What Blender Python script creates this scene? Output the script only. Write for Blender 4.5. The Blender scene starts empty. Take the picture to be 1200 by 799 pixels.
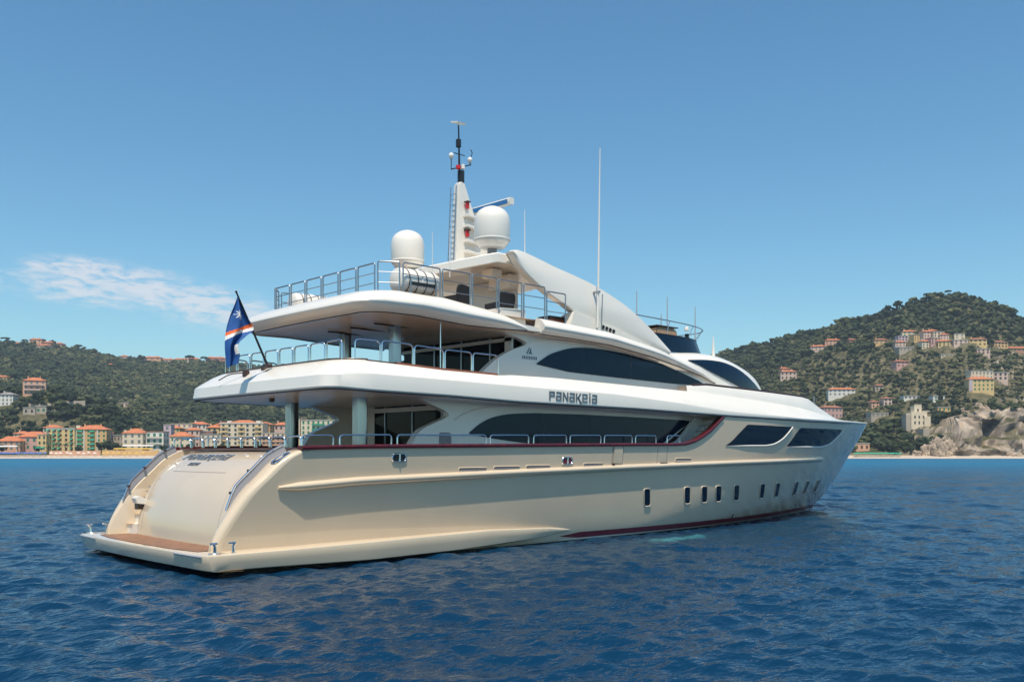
import bpy, bmesh, math, random
import numpy as np
from mathutils import Vector, Matrix
random.seed(7); rng=np.random.default_rng(7)
S=bpy.context.scene; COL=S.collection
rad=math.radians
# ---------------- camera (world axes = yacht axes: x forward, y port, z up, water at z=0)
CAM=np.array([-10.42,-27.09,3.16]); YAW=rad(43)
RV=np.array([math.cos(YAW),-math.sin(YAW),0.]); DV=np.array([math.sin(YAW),math.cos(YAW),0.])
cd=bpy.data.cameras.new('camera'); cam=bpy.data.objects.new('camera',cd); COL.objects.link(cam); S.camera=cam
cam.location=CAM; cam.rotation_euler=(rad(90),0,-YAW); cd.sensor_width=36; cd.lens=33.0
cd.shift_y=131.5/1200; cd.clip_start=.1; cd.clip_end=20000
# ---------------- sun and sky
SUN_EL=rad(67.5); sa=rad(50)
SD=Vector((-math.cos(sa)*math.cos(SUN_EL),-math.sin(sa)*math.cos(SUN_EL),math.sin(SUN_EL)))
sl=bpy.data.lights.new('sun','SUN'); sl.energy=4.6; sl.angle=rad(.53); sl.color=(1,.90,.76)
so=bpy.data.objects.new('sun',sl); COL.objects.link(so); so.rotation_euler=SD.to_track_quat('Z','Y').to_euler(); so.location=(0,0,80)
wd=bpy.data.worlds.new('World'); S.world=wd; wd.use_nodes=True
def world_sky():
    nt=wd.node_tree; N=nt.nodes; L=nt.links; N.clear()
    out=N.new('ShaderNodeOutputWorld'); bg=N.new('ShaderNodeBackground'); sky=N.new('ShaderNodeTexSky')
    sky.sky_type='NISHITA'; sky.sun_disc=False; sky.sun_elevation=SUN_EL; sky.sun_rotation=math.atan2(SD.x,SD.y)
    sky.altitude=0; sky.air_density=1.0; sky.dust_density=.6; sky.ozone_density=2.0
    bg.inputs[1].default_value=SKY_STRENGTH
    tc=N.new('ShaderNodeTexCoord')
    def dot(v):
        n=N.new('ShaderNodeVectorMath'); n.operation='DOT_PRODUCT'; n.inputs[1].default_value=v; L.new(tc.outputs['Generated'],n.inputs[0]); return n.outputs['Value']
    def m(op,a,b=None,c=None):
        n=N.new('ShaderNodeMath'); n.operation=op
        for i,v in enumerate((a,b,c)):
            if v is None: continue
            if isinstance(v,(int,float)): n.inputs[i].default_value=v
            else: L.new(v,n.inputs[i])
        return n.outputs[0]
    dd=m('MAXIMUM',dot(tuple(DV)),.02); u=m('DIVIDE',dot(tuple(RV)),dd); v=m('DIVIDE',dot((0,0,1)),dd)
    tot=None
    # thin fair-weather cloud streaks low in the sky: centre (azimuth, elevation tangents), half sizes, slope, strength
    for (cu,cv,su,sv,sl_,k) in ((-.475,.199,.048,.011,-.02,1.25),(-.462,.173,.062,.017,-.10,1.3),(-.360,.171,.085,.017,-.22,1.35),
                                (-.315,.150,.06,.020,-.05,1.0),(-.56,.192,.022,.018,0,.9),(-.41,.192,.05,.005,0,.6)):
        du=m('SUBTRACT',u,cu); dv=m('SUBTRACT',m('SUBTRACT',v,cv),m('MULTIPLY',du,sl_))
        e=m('ADD',m('POWER',m('ABSOLUTE',m('DIVIDE',du,su)),2.),m('POWER',m('ABSOLUTE',m('DIVIDE',dv,sv)),2.))
        g=m('MULTIPLY',m('POWER',2.718,m('MULTIPLY',e,-1.)),k)
        tot=g if tot is None else m('ADD',tot,g)
    cb=N.new('ShaderNodeCombineXYZ'); L.new(m('MULTIPLY',u,32.),cb.inputs[0]); L.new(m('ADD',m('MULTIPLY',v,120.),m('MULTIPLY',u,12.)),cb.inputs[1])
    nz=N.new('ShaderNodeTexNoise'); nz.inputs['Scale'].default_value=1.; nz.inputs['Detail'].default_value=9; nz.inputs['Roughness'].default_value=.62
    nz.inputs['Distortion'].default_value=.5
    L.new(cb.outputs[0],nz.inputs['Vector'])
    d=m('MULTIPLY',tot,m('MULTIPLY_ADD',nz.outputs['Fac'],3.2,-1.0))
    mr=N.new('ShaderNodeMapRange'); mr.interpolation_type='SMOOTHSTEP'; mr.inputs[1].default_value=.08; mr.inputs[2].default_value=1.15; mr.inputs[4].default_value=.66
    L.new(d,mr.inputs[0])
    hsv=N.new('ShaderNodeHueSaturation'); hsv.inputs['Saturation'].default_value=SKY_SAT; hsv.inputs['Value'].default_value=1.0; L.new(sky.outputs[0],hsv.inputs['Color'])
    mx=N.new('ShaderNodeMix'); mx.data_type='RGBA'; L.new(mr.outputs[0],mx.inputs['Factor'])
    vm=N.new('ShaderNodeVectorMath'); vm.operation='MULTIPLY'; vm.inputs[1].default_value=SKY_TINT; L.new(hsv.outputs[0],vm.inputs[0]); L.new(vm.outputs[0],mx.inputs[6]); mx.inputs[7].default_value=CLOUD
    L.new(mx.outputs[2],bg.inputs[0]); L.new(bg.outputs[0],out.inputs[0])
SKY_STRENGTH=.122; SKY_SAT=1.2; SKY_TINT=(.84,1.055,.985); CLOUD=(6.2,5.9,6.0,1)
world_sky()
vs=S.view_settings; vs.view_transform='Standard'; vs.look='None'; vs.exposure=.27; vs.gamma=1; vs.use_curve_mapping=False
S.render.engine='CYCLES'
try: S.cycles.use_denoising=True; S.cycles.max_bounces=8
except Exception: pass

# ---------------- helpers
def tag(o,label=None,cat=None,group=None,kind=None):
    if label: o['label']=label
    if cat: o['category']=cat
    if group: o['group']=group
    if kind: o['kind']=kind
    return o
def thing(name,label,cat,loc=(0,0,0),rotz=0,group=None):
    o=bpy.data.objects.new(name,None); COL.objects.link(o); o.location=loc; o.rotation_euler=(0,0,rotz); o.empty_display_size=.3
    return tag(o,label,cat,group)
def dup(o,loc=None,rotz=None,parent=None,label=None,scale=None):
    c=o.copy(); COL.objects.link(c)
    if parent is not None: c.parent=parent
    if loc is not None: c.location=loc
    if rotz is not None: c.rotation_euler=(0,0,rotz)
    if scale is not None: c.scale=scale
    if label: c['label']=label
    for ch in list(o.children): dup(ch,parent=c)
    return c
class MB:
    def __init__(s): s.v=[]; s.f=[]; s.m=[]
    def add(s,vs_,fs,mi=0):
        b=len(s.v); s.v+= [tuple(float(c) for c in p) for p in vs_]
        for f in fs: s.f.append(tuple(i+b for i in f)); s.m.append(mi)
        return s
    def grid(s,rows,closeu=False,closev=False,mi=0):
        nr=len(rows); nc=len(rows[0]); fs=[]
        for i in range(nr if closeu else nr-1):
            for j in range(nc if closev else nc-1):
                a=i*nc+j; b=i*nc+(j+1)%nc; c=((i+1)%nr)*nc+(j+1)%nc; d=((i+1)%nr)*nc+j
                fs.append((a,b,c,d))
        return s.add([p for r in rows for p in r],fs,mi)
    def box(s,c,d,mi=0,rot=None):
        x,y,z=[q/2 for q in d]; vs_=[Vector((i*x,j*y,k*z)) for k in(-1,1) for j in(-1,1) for i in(-1,1)]
        if rot is not None: vs_=[rot@v for v in vs_]
        vs_=[v+Vector(c) for v in vs_]
        return s.add(vs_,[(0,2,3,1),(4,5,7,6),(0,1,5,4),(2,6,7,3),(0,4,6,2),(1,3,7,5)],mi)
    def tube(s,pts,r,n=8,closed=False,cap=True,mi=0):
        P=[Vector(p) for p in pts]; k=len(P); rs=r if isinstance(r,(list,tuple)) else [r]*k
        up=Vector((.0,.03,1)); prev=None; rows=[]
        for i in range(k):
            t=(P[(i+1)%k]-P[i-1]) if closed or 0<i<k-1 else (P[1]-P[0] if i==0 else P[-1]-P[-2])
            if t.length<1e-9: t=Vector((0,0,1))
            t.normalize()
            if prev is None:
                a=t.cross(up)
                if a.length<.05: a=t.cross(Vector((1,0,0)))
            else: a=prev-t*prev.dot(t)
            a.normalize(); prev=a; b=t.cross(a)
            rows.append([P[i]+(a*math.cos(2*math.pi*q/n)+b*math.sin(2*math.pi*q/n))*rs[i] for q in range(n)])
        s.grid(rows,closeu=closed,closev=True,mi=mi)
        if cap and not closed:
            b=len(s.v)-k*n; s.f.append(tuple(b+q for q in range(n))); s.m.append(mi)
            b2=len(s.v)-n; s.f.append(tuple(b2+n-1-q for q in range(n))); s.m.append(mi)
        return s
    def prism(s,out,a,b,fn,mi=0):   # outline (u,v) extruded from a to b; fn(u,v,w)->xyz
        n=len(out); vs_=[fn(u,v,a) for u,v in out]+[fn(u,v,b) for u,v in out]
        fs=[tuple(range(n-1,-1,-1)),tuple(range(n,2*n))]+[(i,(i+1)%n,n+(i+1)%n,n+i) for i in range(n)]
        return s.add(vs_,fs,mi)
    def lathe(s,prof,c,n=32,mi=0,axis='z'):
        rows=[]
        for r,h in prof:
            row=[]
            for q in range(n):
                a=2*math.pi*q/n
                if axis=='z': row.append((c[0]+r*math.cos(a),c[1]+r*math.sin(a),c[2]+h))
                else: row.append((c[0]+h,c[1]+r*math.cos(a),c[2]+r*math.sin(a)))
            rows.append(row)
        return s.grid(rows,closev=True,mi=mi)
    def build(s,name,mat,parent=None,smooth=True,ang=35,bev=0,fixn=True,weld=1e-4):
        me=bpy.data.meshes.new(name); me.from_pydata(s.v,[],s.f)
        mats=mat if isinstance(mat,(list,tuple)) else [mat]
        for m_ in mats: me.materials.append(m_)
        if len(mats)>1: me.polygons.foreach_set('material_index',s.m)
        bm=bmesh.new(); bm.from_mesh(me)
        if weld: bmesh.ops.remove_doubles(bm,verts=bm.verts,dist=weld)
        if fixn: bmesh.ops.recalc_face_normals(bm,faces=bm.faces)
        if bev:
            es=[e for e in bm.edges if len(e.link_faces)==2 and e.calc_face_angle(0)>rad(30)]
            bmesh.ops.bevel(bm,geom=es,offset=bev,segments=2,affect='EDGES',clamp_overlap=True)
        bm.to_mesh(me); bm.free()
        if smooth:
            me.polygons.foreach_set('use_smooth',[True]*len(me.polygons))
            if ang: me.set_sharp_from_angle(angle=rad(ang))
        o=bpy.data.objects.new(name,me); COL.objects.link(o)
        if parent is not None: o.parent=parent
        return o
def ip(tab): 
    xs=[a for a,b in tab]; ys=[b for a,b in tab]
    return lambda x: float(np.interp(x,xs,ys))
def sm(tab,n):  # smooth polyline (Catmull-Rom), n points per span
    P=[np.array(p,float) for p in tab]; P=[2*P[0]-P[1]]+P+[2*P[-1]-P[-2]]; o=[]
    for i in range(1,len(P)-2):
        for t in np.linspace(0,1,n,endpoint=False):
            a,b,c,d=P[i-1:i+3]; o.append(tuple(.5*((2*b)+(c-a)*t+(2*a-5*b+4*c-d)*t*t+(3*b-a-3*c+d)*t**3)))
    o.append(tuple(P[-2])); return o
def mat(name,col,rough=.5,metal=0,coat=0,var=0,vscale=1.,bump=0,bscale=20,spec=.5,emit=None,tint=None):
    m=bpy.data.materials.new(name); m.use_nodes=True; nt=m.node_tree; N=nt.nodes; L=nt.links; p=N['Principled BSDF']
    p.inputs['Base Color'].default_value=(*col,1); p.inputs['Roughness'].default_value=rough; p.inputs['Metallic'].default_value=metal
    p.inputs['Coat Weight'].default_value=coat; p.inputs['Coat Roughness'].default_value=.05; p.inputs['Specular IOR Level'].default_value=spec
    tc=N.new('ShaderNodeTexCoord')
    if var:
        nz=N.new('ShaderNodeTexNoise'); nz.inputs['Scale'].default_value=vscale; nz.inputs['Detail'].default_value=5; L.new(tc.outputs['Object'],nz.inputs['Vector'])
        mr=N.new('ShaderNodeMapRange'); mr.inputs[1].default_value=.3; mr.inputs[2].default_value=.7; mr.inputs[3].default_value=1-var; mr.inputs[4].default_value=1+var
        L.new(nz.outputs['Fac'],mr.inputs[0])
        mx=N.new('ShaderNodeVectorMath'); mx.operation='SCALE'; mx.inputs[0].default_value=col; L.new(mr.outputs[0],mx.inputs['Scale']); L.new(mx.outputs[0],p.inputs['Base Color'])
    if bump:
        nb=N.new('ShaderNodeTexNoise'); nb.inputs['Scale'].default_value=bscale; nb.inputs['Detail'].default_value=3; L.new(tc.outputs['Object'],nb.inputs['Vector'])
        bp=N.new('ShaderNodeBump'); bp.inputs['Strength'].default_value=bump; bp.inputs['Distance'].default_value=.02; L.new(nb.outputs['Fac'],bp.inputs['Height']); L.new(bp.outputs[0],p.inputs['Normal'])
    if tint: p.inputs['Specular Tint'].default_value=(*tint,1)
    if emit: p.inputs['Emission Color'].default_value=(*col,1); p.inputs['Emission Strength'].default_value=emit
    return m
M=dict(
 cream=mat('cream_gelcoat',(.64,.515,.37),.24,coat=1.0,var=.035,vscale=.6,bump=.10,bscale=1.1),
 white=mat('white_gelcoat',(.77,.73,.66),.3,coat=.5,var=.025,vscale=.7,bump=.05,bscale=1.1),
 soffit=mat('soffit_white',(.86,.80,.72),.35,coat=.3,var=.02),
 soffit2=mat('soffit_tan',(.80,.66,.53),.35,coat=.3,var=.04,vscale=.5),  # both soffit colours raised in place of bounce light; this one warmer
 teakdark=mat('wet_teak',(.24,.115,.06),.5,var=.2,vscale=4),
 black=mat('black_paint',(.012,.013,.016),.4),
 boot=mat('red_boot_topping',(.19,.018,.028),.35,coat=.3,var=.1,vscale=2),
 cap=mat('mahogany_varnish',(.085,.008,.010),.25,coat=.5,var=.25,vscale=3),
 teak=mat('teak_planks',(.52,.36,.23),.55,var=.2,vscale=4),
 teakrail=mat('teak_varnish',(.30,.085,.035),.3,coat=.5,var=.15,vscale=4),
 glass=mat('tinted_glass',(.004,.013,.028),.035,spec=.3,tint=(.35,.62,1)),
 glass2=mat('tinted_glass_brown',(.03,.018,.012),.06,spec=.35),
 doorglass=mat('saloon_glass',(.006,.007,.009),.05,spec=.1),
 postmetal=mat('post_metal',(.36,.385,.41),.2,metal=1),
 chrome=mat('polished_steel',(.72,.73,.75),.18,metal=1),
 steel=mat('brushed_steel',(.40,.41,.43),.38,metal=1),
 grey=mat('grey_composite',(.33,.33,.36),.4),
 dark=mat('dark_trim',(.05,.025,.02),.4),
 letter=mat('name_letters',(.16,.18,.21),.25,metal=.6),
 vent=mat('vent_grey',(.24,.22,.22),.45),
 black_weave=mat('black_rattan',(.012,.012,.014),.6,bump=.5,bscale=60),
 red=mat('red_lamp',(.5,.02,.02),.3), bluep=mat('blue_paint',(.03,.16,.38),.4), tan=mat('tan_cover',(.42,.27,.17),.7,var=.1),
)
def teak_planks(m):
    nt=m.node_tree; N=nt.nodes; L=nt.links; p=N['Principled BSDF']
    tc=N.new('ShaderNodeTexCoord'); sp=N.new('ShaderNodeSeparateXYZ'); L.new(tc.outputs['Object'],sp.inputs[0])
    w=N.new('ShaderNodeMath'); w.operation='FRACT'; q=N.new('ShaderNodeMath'); q.operation='MULTIPLY'; q.inputs[1].default_value=1/.12; L.new(sp.outputs[1],q.inputs[0]); L.new(q.outputs[0],w.inputs[0])
    g=N.new('ShaderNodeMath'); g.operation='GREATER_THAN'; g.inputs[1].default_value=.9; L.new(w.outputs[0],g.inputs[0])
    src=p.inputs['Base Color'].links[0].from_socket; mx=N.new('ShaderNodeMix'); mx.data_type='RGBA'; L.new(g.outputs[0],mx.inputs['Factor']); L.new(src,mx.inputs[6]); mx.inputs[7].default_value=(.04,.03,.025,1); L.new(mx.outputs[2],p.inputs['Base Color'])
teak_planks(M['teak']); teak_planks(M['teakdark'])
def wpos(r,d,z): p=CAM+r*RV+d*DV; return (float(p[0]),float(p[1]),float(z))   # right / depth of the shore view -> world
# ================= WATER
def sstep(a,b,x): t=np.clip((x-a)/(b-a),0,1); return t*t*(3-2*t)
def fast_mesh(name,V,Fq,mat,smooth=True,attr=None):
    me=bpy.data.meshes.new(name); k=Fq.shape[1]
    me.vertices.add(len(V)); me.vertices.foreach_set('co',np.ascontiguousarray(V,dtype=np.float32).ravel())
    me.loops.add(Fq.size); me.loops.foreach_set('vertex_index',np.ascontiguousarray(Fq,dtype=np.int32).ravel())
    me.polygons.add(len(Fq)); me.polygons.foreach_set('loop_start',np.arange(0,Fq.size,k,dtype=np.int32))
    me.polygons.foreach_set('use_smooth',np.full(len(Fq),smooth))
    if attr is not None:
        a=me.attributes.new('tint','FLOAT','POINT'); a.data.foreach_set('value',np.asarray(attr,dtype=np.float32))
    me.materials.append(mat); me.update(calc_edges=True); me.validate()
    o=bpy.data.objects.new(name,me); COL.objects.link(o); return o
def water_material():
    m=bpy.data.materials.new('sea_water'); m.use_nodes=True; nt=m.node_tree; N=nt.nodes; L=nt.links; p=N['Principled BSDF']
    p.inputs['Base Color'].default_value=(.0035,.028,.075,1); p.inputs['Roughness'].default_value=.07; p.inputs['IOR'].default_value=1.333
    g=N.new('ShaderNodeNewGeometry')
    def noise(scale,det,sx=1,sy=1,rot=0,rough=.55):
        mp=N.new('ShaderNodeMapping'); mp.inputs['Scale'].default_value=(sx,sy,1); mp.inputs['Rotation'].default_value=(0,0,rot)
        n=N.new('ShaderNodeTexNoise'); n.inputs['Scale'].default_value=scale; n.inputs['Detail'].default_value=det; n.inputs['Roughness'].default_value=rough
        L.new(g.outputs['Position'],mp.inputs[0]); L.new(mp.outputs[0],n.inputs['Vector']); return n.outputs['Fac']
    def bump(h,dist,st,prev=None):
        b=N.new('ShaderNodeBump'); b.inputs['Distance'].default_value=dist; b.inputs['Strength'].default_value=st; L.new(h,b.inputs['Height'])
        if prev is not None: L.new(prev,b.inputs['Normal'])
        return b
    b1=bump(noise(.7,2,1,1.7,.5),.06,1.0); b2=bump(noise(2.6,2,1,1.9,.9),.07,1.0,b1.outputs[0]); b3=bump(noise(7,2,1,1.8,.8),.014,1.0,b2.outputs[0])
    # sub-pixel chop and paler water (shallows, plus sky reflection put into the colour): both grow towards the shore, away from the anchorage
    ln=N.new('ShaderNodeVectorMath'); ln.operation='DISTANCE'; ln.inputs[1].default_value=(15,0,0); L.new(g.outputs['Position'],ln.inputs[0])
    def ramp(a,b,c,d):
        x=N.new('ShaderNodeMapRange'); x.interpolation_type='SMOOTHSTEP'
        for i,v in enumerate((a,b,c,d)): x.inputs[i+1].default_value=v
        L.new(ln.outputs['Value'],x.inputs[0]); return x.outputs[0]
    L.new(ramp(20,300,.085,.45),p.inputs['Roughness']); L.new(ramp(45,330,.5,.16),p.inputs['Specular IOR Level'])   # unresolved chop masks the grazing mirror further out
    cm=N.new('ShaderNodeMix'); cm.data_type='RGBA'; L.new(ramp(15,300,0,1),cm.inputs['Factor']); cm.inputs[6].default_value=(.0018,.026,.064,1); cm.inputs[7].default_value=(.020,.125,.225,1); 
    # aerated water where the yacht discharges beside her hull: a pale turquoise cloud of bubbles
    mp=N.new('ShaderNodeMapping'); mp.vector_type='POINT'; L.new(g.outputs['Position'],mp.inputs[0]); mp.inputs['Location'].default_value=(-17.9/1.5,5.75/.5,0); mp.inputs['Scale'].default_value=(1/1.5,1/.5,0)
    l2=N.new('ShaderNodeVectorMath'); l2.operation='LENGTH'; L.new(mp.outputs[0],l2.inputs[0])
    nn=N.new('ShaderNodeMath'); nn.operation='MULTIPLY_ADD'; L.new(noise(2.2,4,1,2),nn.inputs[0]); nn.inputs[1].default_value=-2.2; L.new(l2.outputs['Value'],nn.inputs[2])
    fm=N.new('ShaderNodeMapRange'); fm.interpolation_type='SMOOTHSTEP'; fm.inputs[1].default_value=.45; fm.inputs[2].default_value=-.75; fm.inputs[3].default_value=0; fm.inputs[4].default_value=.36; L.new(nn.outputs[0],fm.inputs[0])
    fx=N.new('ShaderNodeMix'); fx.data_type='RGBA'; L.new(fm.outputs[0],fx.inputs['Factor']); L.new(cm.outputs[2],fx.inputs[6]); fx.inputs[7].default_value=(.07,.36,.38,1); L.new(fx.outputs[2],p.inputs['Base Color'])
    # gusts: wide patches where the wind ruffles the surface more or less
    gu=noise(.018,3,.5,1.6,.75); mr=N.new('ShaderNodeMapRange'); mr.inputs[1].default_value=.35; mr.inputs[2].default_value=.65; mr.inputs[3].default_value=.55; mr.inputs[4].default_value=1.15
    L.new(gu,mr.inputs[0]); L.new(mr.outputs[0],b2.inputs['Strength']); L.new(mr.outputs[0],b1.inputs['Strength'])
    L.new(b3.outputs[0],p.inputs['Normal'])
    return m
def build_water():
    na=900; r=[8.]
    while r[-1]<9000: r.append(r[-1]*(1.03 if r[-1]<9.3 else 1.0052 if r[-1]<55 else 1.0030 if r[-1]<400 else 1.02))
    r=np.array(r); nr=len(r); th=np.linspace(0,2*np.pi,na,endpoint=False)
    # finer angular spacing in the half of the bay that holds the yacht
    th=th-.66*np.sin(th); th=th+ (np.pi/2-YAW)
    X=CAM[0]+r[:,None]*np.cos(th); Y=CAM[1]+r[:,None]*np.sin(th)
    dth=np.abs(np.gradient(np.unwrap(th))); sp=np.maximum(r[:,None]*dth[None,:],np.gradient(r)[:,None])
    Z=np.zeros_like(X); dX=np.zeros_like(X); dY=np.zeros_like(X)
    g=np.random.default_rng(8)
    for i in range(125):
        lam=.28*(1.9/.28)**(g.random()**.9) if i<90 else 1.7*(5.5/1.7)**g.random(); a=(.0050*lam**.84 if i<90 else .0030*lam)*(.5+g.random()); w=rad(226)+g.normal(0,.55); k=2*np.pi/lam; ph=g.random()*6.28
        fade=np.clip((lam/sp-1.8)/2.,0,1)*(1 if i<90 else .25+.75*sstep(25,110,r)[:,None]); arg=k*(X*np.cos(w)+Y*np.sin(w))+ph
        Z+=fade*a*np.sin(arg); q=.85*fade*a*np.cos(arg); dX+=q*np.cos(w); dY+=q*np.sin(w)
    V=np.stack([X+dX,Y+dY,Z],-1).reshape(-1,3)
    i=np.arange(nr-1)[:,None]*na; j=np.arange(na)[None,:]; j2=(j+1)%na
    F=np.stack([i+j,i+na+j,i+na+j2,i+j2],-1).reshape(-1,4)
    V=np.vstack([V,[[CAM[0],CAM[1],0]]]); c=len(V)-1
    o=fast_mesh('sea_water',V,F,water_material()); tag(o,kind='structure')
    # close the small hole under the camera
    return o
build_water()
# ================= TERRAIN
def vnoise(x,y,seed=0):
    xi=np.floor(x).astype(np.int64); yi=np.floor(y).astype(np.int64); xf=x-xi; yf=y-yi
    def h(a,b):
        n=(a*374761393+b*668265263+seed*974711)&0x7fffffff; n=((n^(n>>13))*1274126177)&0x7fffffff; return ((n^(n>>16))&0xffff)/65535.
    u=xf*xf*(3-2*xf); v=yf*yf*(3-2*yf)
    return (h(xi,yi)*(1-u)+h(xi+1,yi)*u)*(1-v)+(h(xi,yi+1)*(1-u)+h(xi+1,yi+1)*u)*v
def fbm(x,y,o=4,seed=0):
    s=0;a=.5
    for k in range(o): s=s+a*(vnoise(x*2**k,y*2**k,seed+k)-.5); a*=.5
    return s*2
SKY=[(-500,380),(-200,392),(0,401),(30,402),(60,404),(90,407),(115,412),(140,417),(170,422),(200,424),(230,423),(262,424),(320,432),(400,450),(480,478),(560,497),
     (640,497),(720,468),(800,437),(830,420),(848,411),(870,406),(900,400),(930,392),(960,383),(990,376),(1010,371),(1040,362),(1060,354),(1085,347),(1110,344),(1135,344),(1150,348),(1170,358),(1185,366),(1200,371),(1260,388),(1400,420),(1700,470)]
RDG=[(-500,1500),(0,1350),(250,1450),(420,1500),(560,1600),(700,1500),(800,1250),(900,1060),(1000,960),(1130,900),(1300,900),(1700,1000)]
SHORE_D=576.
def terrain(px,d,steps=True):
    px=np.asarray(px,float); d=np.asarray(d,float); r=(px-600)/1100*d
    sk=np.interp(px,[a for a,b in SKY],[b for a,b in SKY]); dr=np.interp(px,[a for a,b in RDG],[b for a,b in RDG])
    hz=(531-sk)/1100*dr+3.16-5
    t=np.clip((d-650)/(dr-650),0,1); base=3.2+(hz-3.2)*(t**1.12)
    # wooded headland behind the hotel (left) and steep coast (right)
    left=sstep(215,120,px); right=sstep(990,1040,px)
    hl=(3.2+44*sstep(-40,40,px*0+40)*np.interp(px,[-400,0,70,130,180,215],[1,.98,1.0,.72,.45,0]))*left
    head=3.2+(hl-3.2)*sstep(655,735,d)
    base=np.where(left>0,np.maximum(base,head*(left>0)),base)
    hr=np.interp(px,[960,1010,1060,1100,1150,1200,1300],[3,12,20,24,29,28,24]); steep=np.interp(px,[1000,1100,1120,1300],[60,40,18,18])
    cliff=hr*sstep(600,600+steep,d); base=np.where(px>960,np.maximum(base,3.2+cliff*1.0+0*base)+0,base)
    base=base+ (d>610)*sstep(610,700,d)*(fbm(r/130,d/130,4,5)*16*np.clip(1.15-t,0,1)+fbm(r/33,d/33,3,9)*4.0)
    # terraces on the right-hand hill
    tz=5.2; q=base/tz; fq=q-np.floor(q); terr=(np.floor(q)+sstep(.62,.95,fq))*tz
    wt=sstep(880,930,px)*sstep(.92,.6,t)*sstep(4,20,base)*.75
    if steps: base=base*(1-wt)+terr*wt
    beyond=np.clip((d-dr)/500,0,1); base=base-(d>dr)*hz*.75*beyond
    beach=np.interp(d,[0,560,SHORE_D,596,604,612,660],[-6,-3,0,1.5,1.9,3.0,3.2])
    return np.where(d<612,np.where(d<606,np.where((px>1105)&(d>598),np.maximum(beach,base),beach),np.maximum(beach,base)),base)
def ground_at(px,y,lo=600,hi=1600):
    """first point of the hillside met along a line of sight over the bay (used to stand houses and trees on the ground)"""
    d=np.arange(lo,hi,1.5); z=terrain(np.full_like(d,px),d); ray=CAM[2]+(531-y)/1100*d
    k=np.nonzero(z>=ray)[0]
    if len(k)==0: j=int(np.argmax(z/d)); return d[j],float(z[j])
    return float(d[k[0]]),float(z[k[0]])
def terrain_material():
    m=bpy.data.materials.new('hillside'); m.use_nodes=True; nt=m.node_tree; N=nt.nodes; L=nt.links; p=N['Principled BSDF']; p.inputs['Roughness'].default_value=.9; p.inputs['Specular IOR Level'].default_value=.1
    g=N.new('ShaderNodeNewGeometry'); sp=N.new('ShaderNodeSeparateXYZ'); L.new(g.outputs['Position'],sp.inputs[0]); sn=N.new('ShaderNodeSeparateXYZ'); L.new(g.outputs['True Normal'],sn.inputs[0])
    def noise(s,d=5):
        n=N.new('ShaderNodeTexNoise'); n.inputs['Scale'].default_value=s; n.inputs['Detail'].default_value=d; L.new(g.outputs['Position'],n.inputs['Vector']); return n.outputs['Fac']
    def ramp(f,stops):
        r=N.new('ShaderNodeValToRGB'); e=r.color_ramp.elements
        while len(e)<len(stops): e.new(.5)
        for el,(q,c) in zip(e,stops): el.position=q; el.color=(*c,1)
        L.new(f,r.inputs[0]); return r.outputs[0]
    def mixc(f,a,b):
        x=N.new('ShaderNodeMix'); x.data_type='RGBA'; L.new(f,x.inputs['Factor']); L.new(a,x.inputs[6]); L.new(b,x.inputs[7]); return x.outputs[2]
    def mr(f,a,b,c=0,d=1):
        x=N.new('ShaderNodeMapRange'); x.inputs[1].default_value=a; x.inputs[2].default_value=b; x.inputs[3].default_value=c; x.inputs[4].default_value=d; L.new(f,x.inputs[0]); return x.outputs[0]
    at=N.new('ShaderNodeAttribute'); at.attribute_name='tint'   # bare rock of the sea cliff
    def mx_(a,b):
        x=N.new('ShaderNodeMath'); x.operation='MAXIMUM'; L.new(a,x.inputs[0]); L.new(b,x.inputs[1]); return x.outputs[0]
    soil=ramp(noise(.05,7),[(.3,(.022,.030,.012)),(.48,(.05,.052,.021)),(.6,(.075,.072,.033)),(.74,(.16,.135,.085))])
    rock=ramp(noise(.11,9),[(.3,(.06,.05,.035)),(.44,(.21,.165,.125)),(.6,(.42,.34,.265)),(.76,(.38,.25,.14))])
    sand=ramp(noise(.3),[(.3,(.42,.33,.25)),(.7,(.55,.46,.37))])
    ter=mixc(mr(sn.outputs[2],.72,.83,.30,0),soil,ramp(noise(.2),[(.3,(.10,.085,.05)),(.6,(.33,.26,.17))]))   # stone faces of the terraces
    L.new(mixc(mr(sp.outputs[2],1.5,2.3,1,0),mixc(mx_(mr(sn.outputs[2],.46,.62,1,0),at.outputs['Fac']),ter,rock),sand),p.inputs['Base Color'])
    return m
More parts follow.
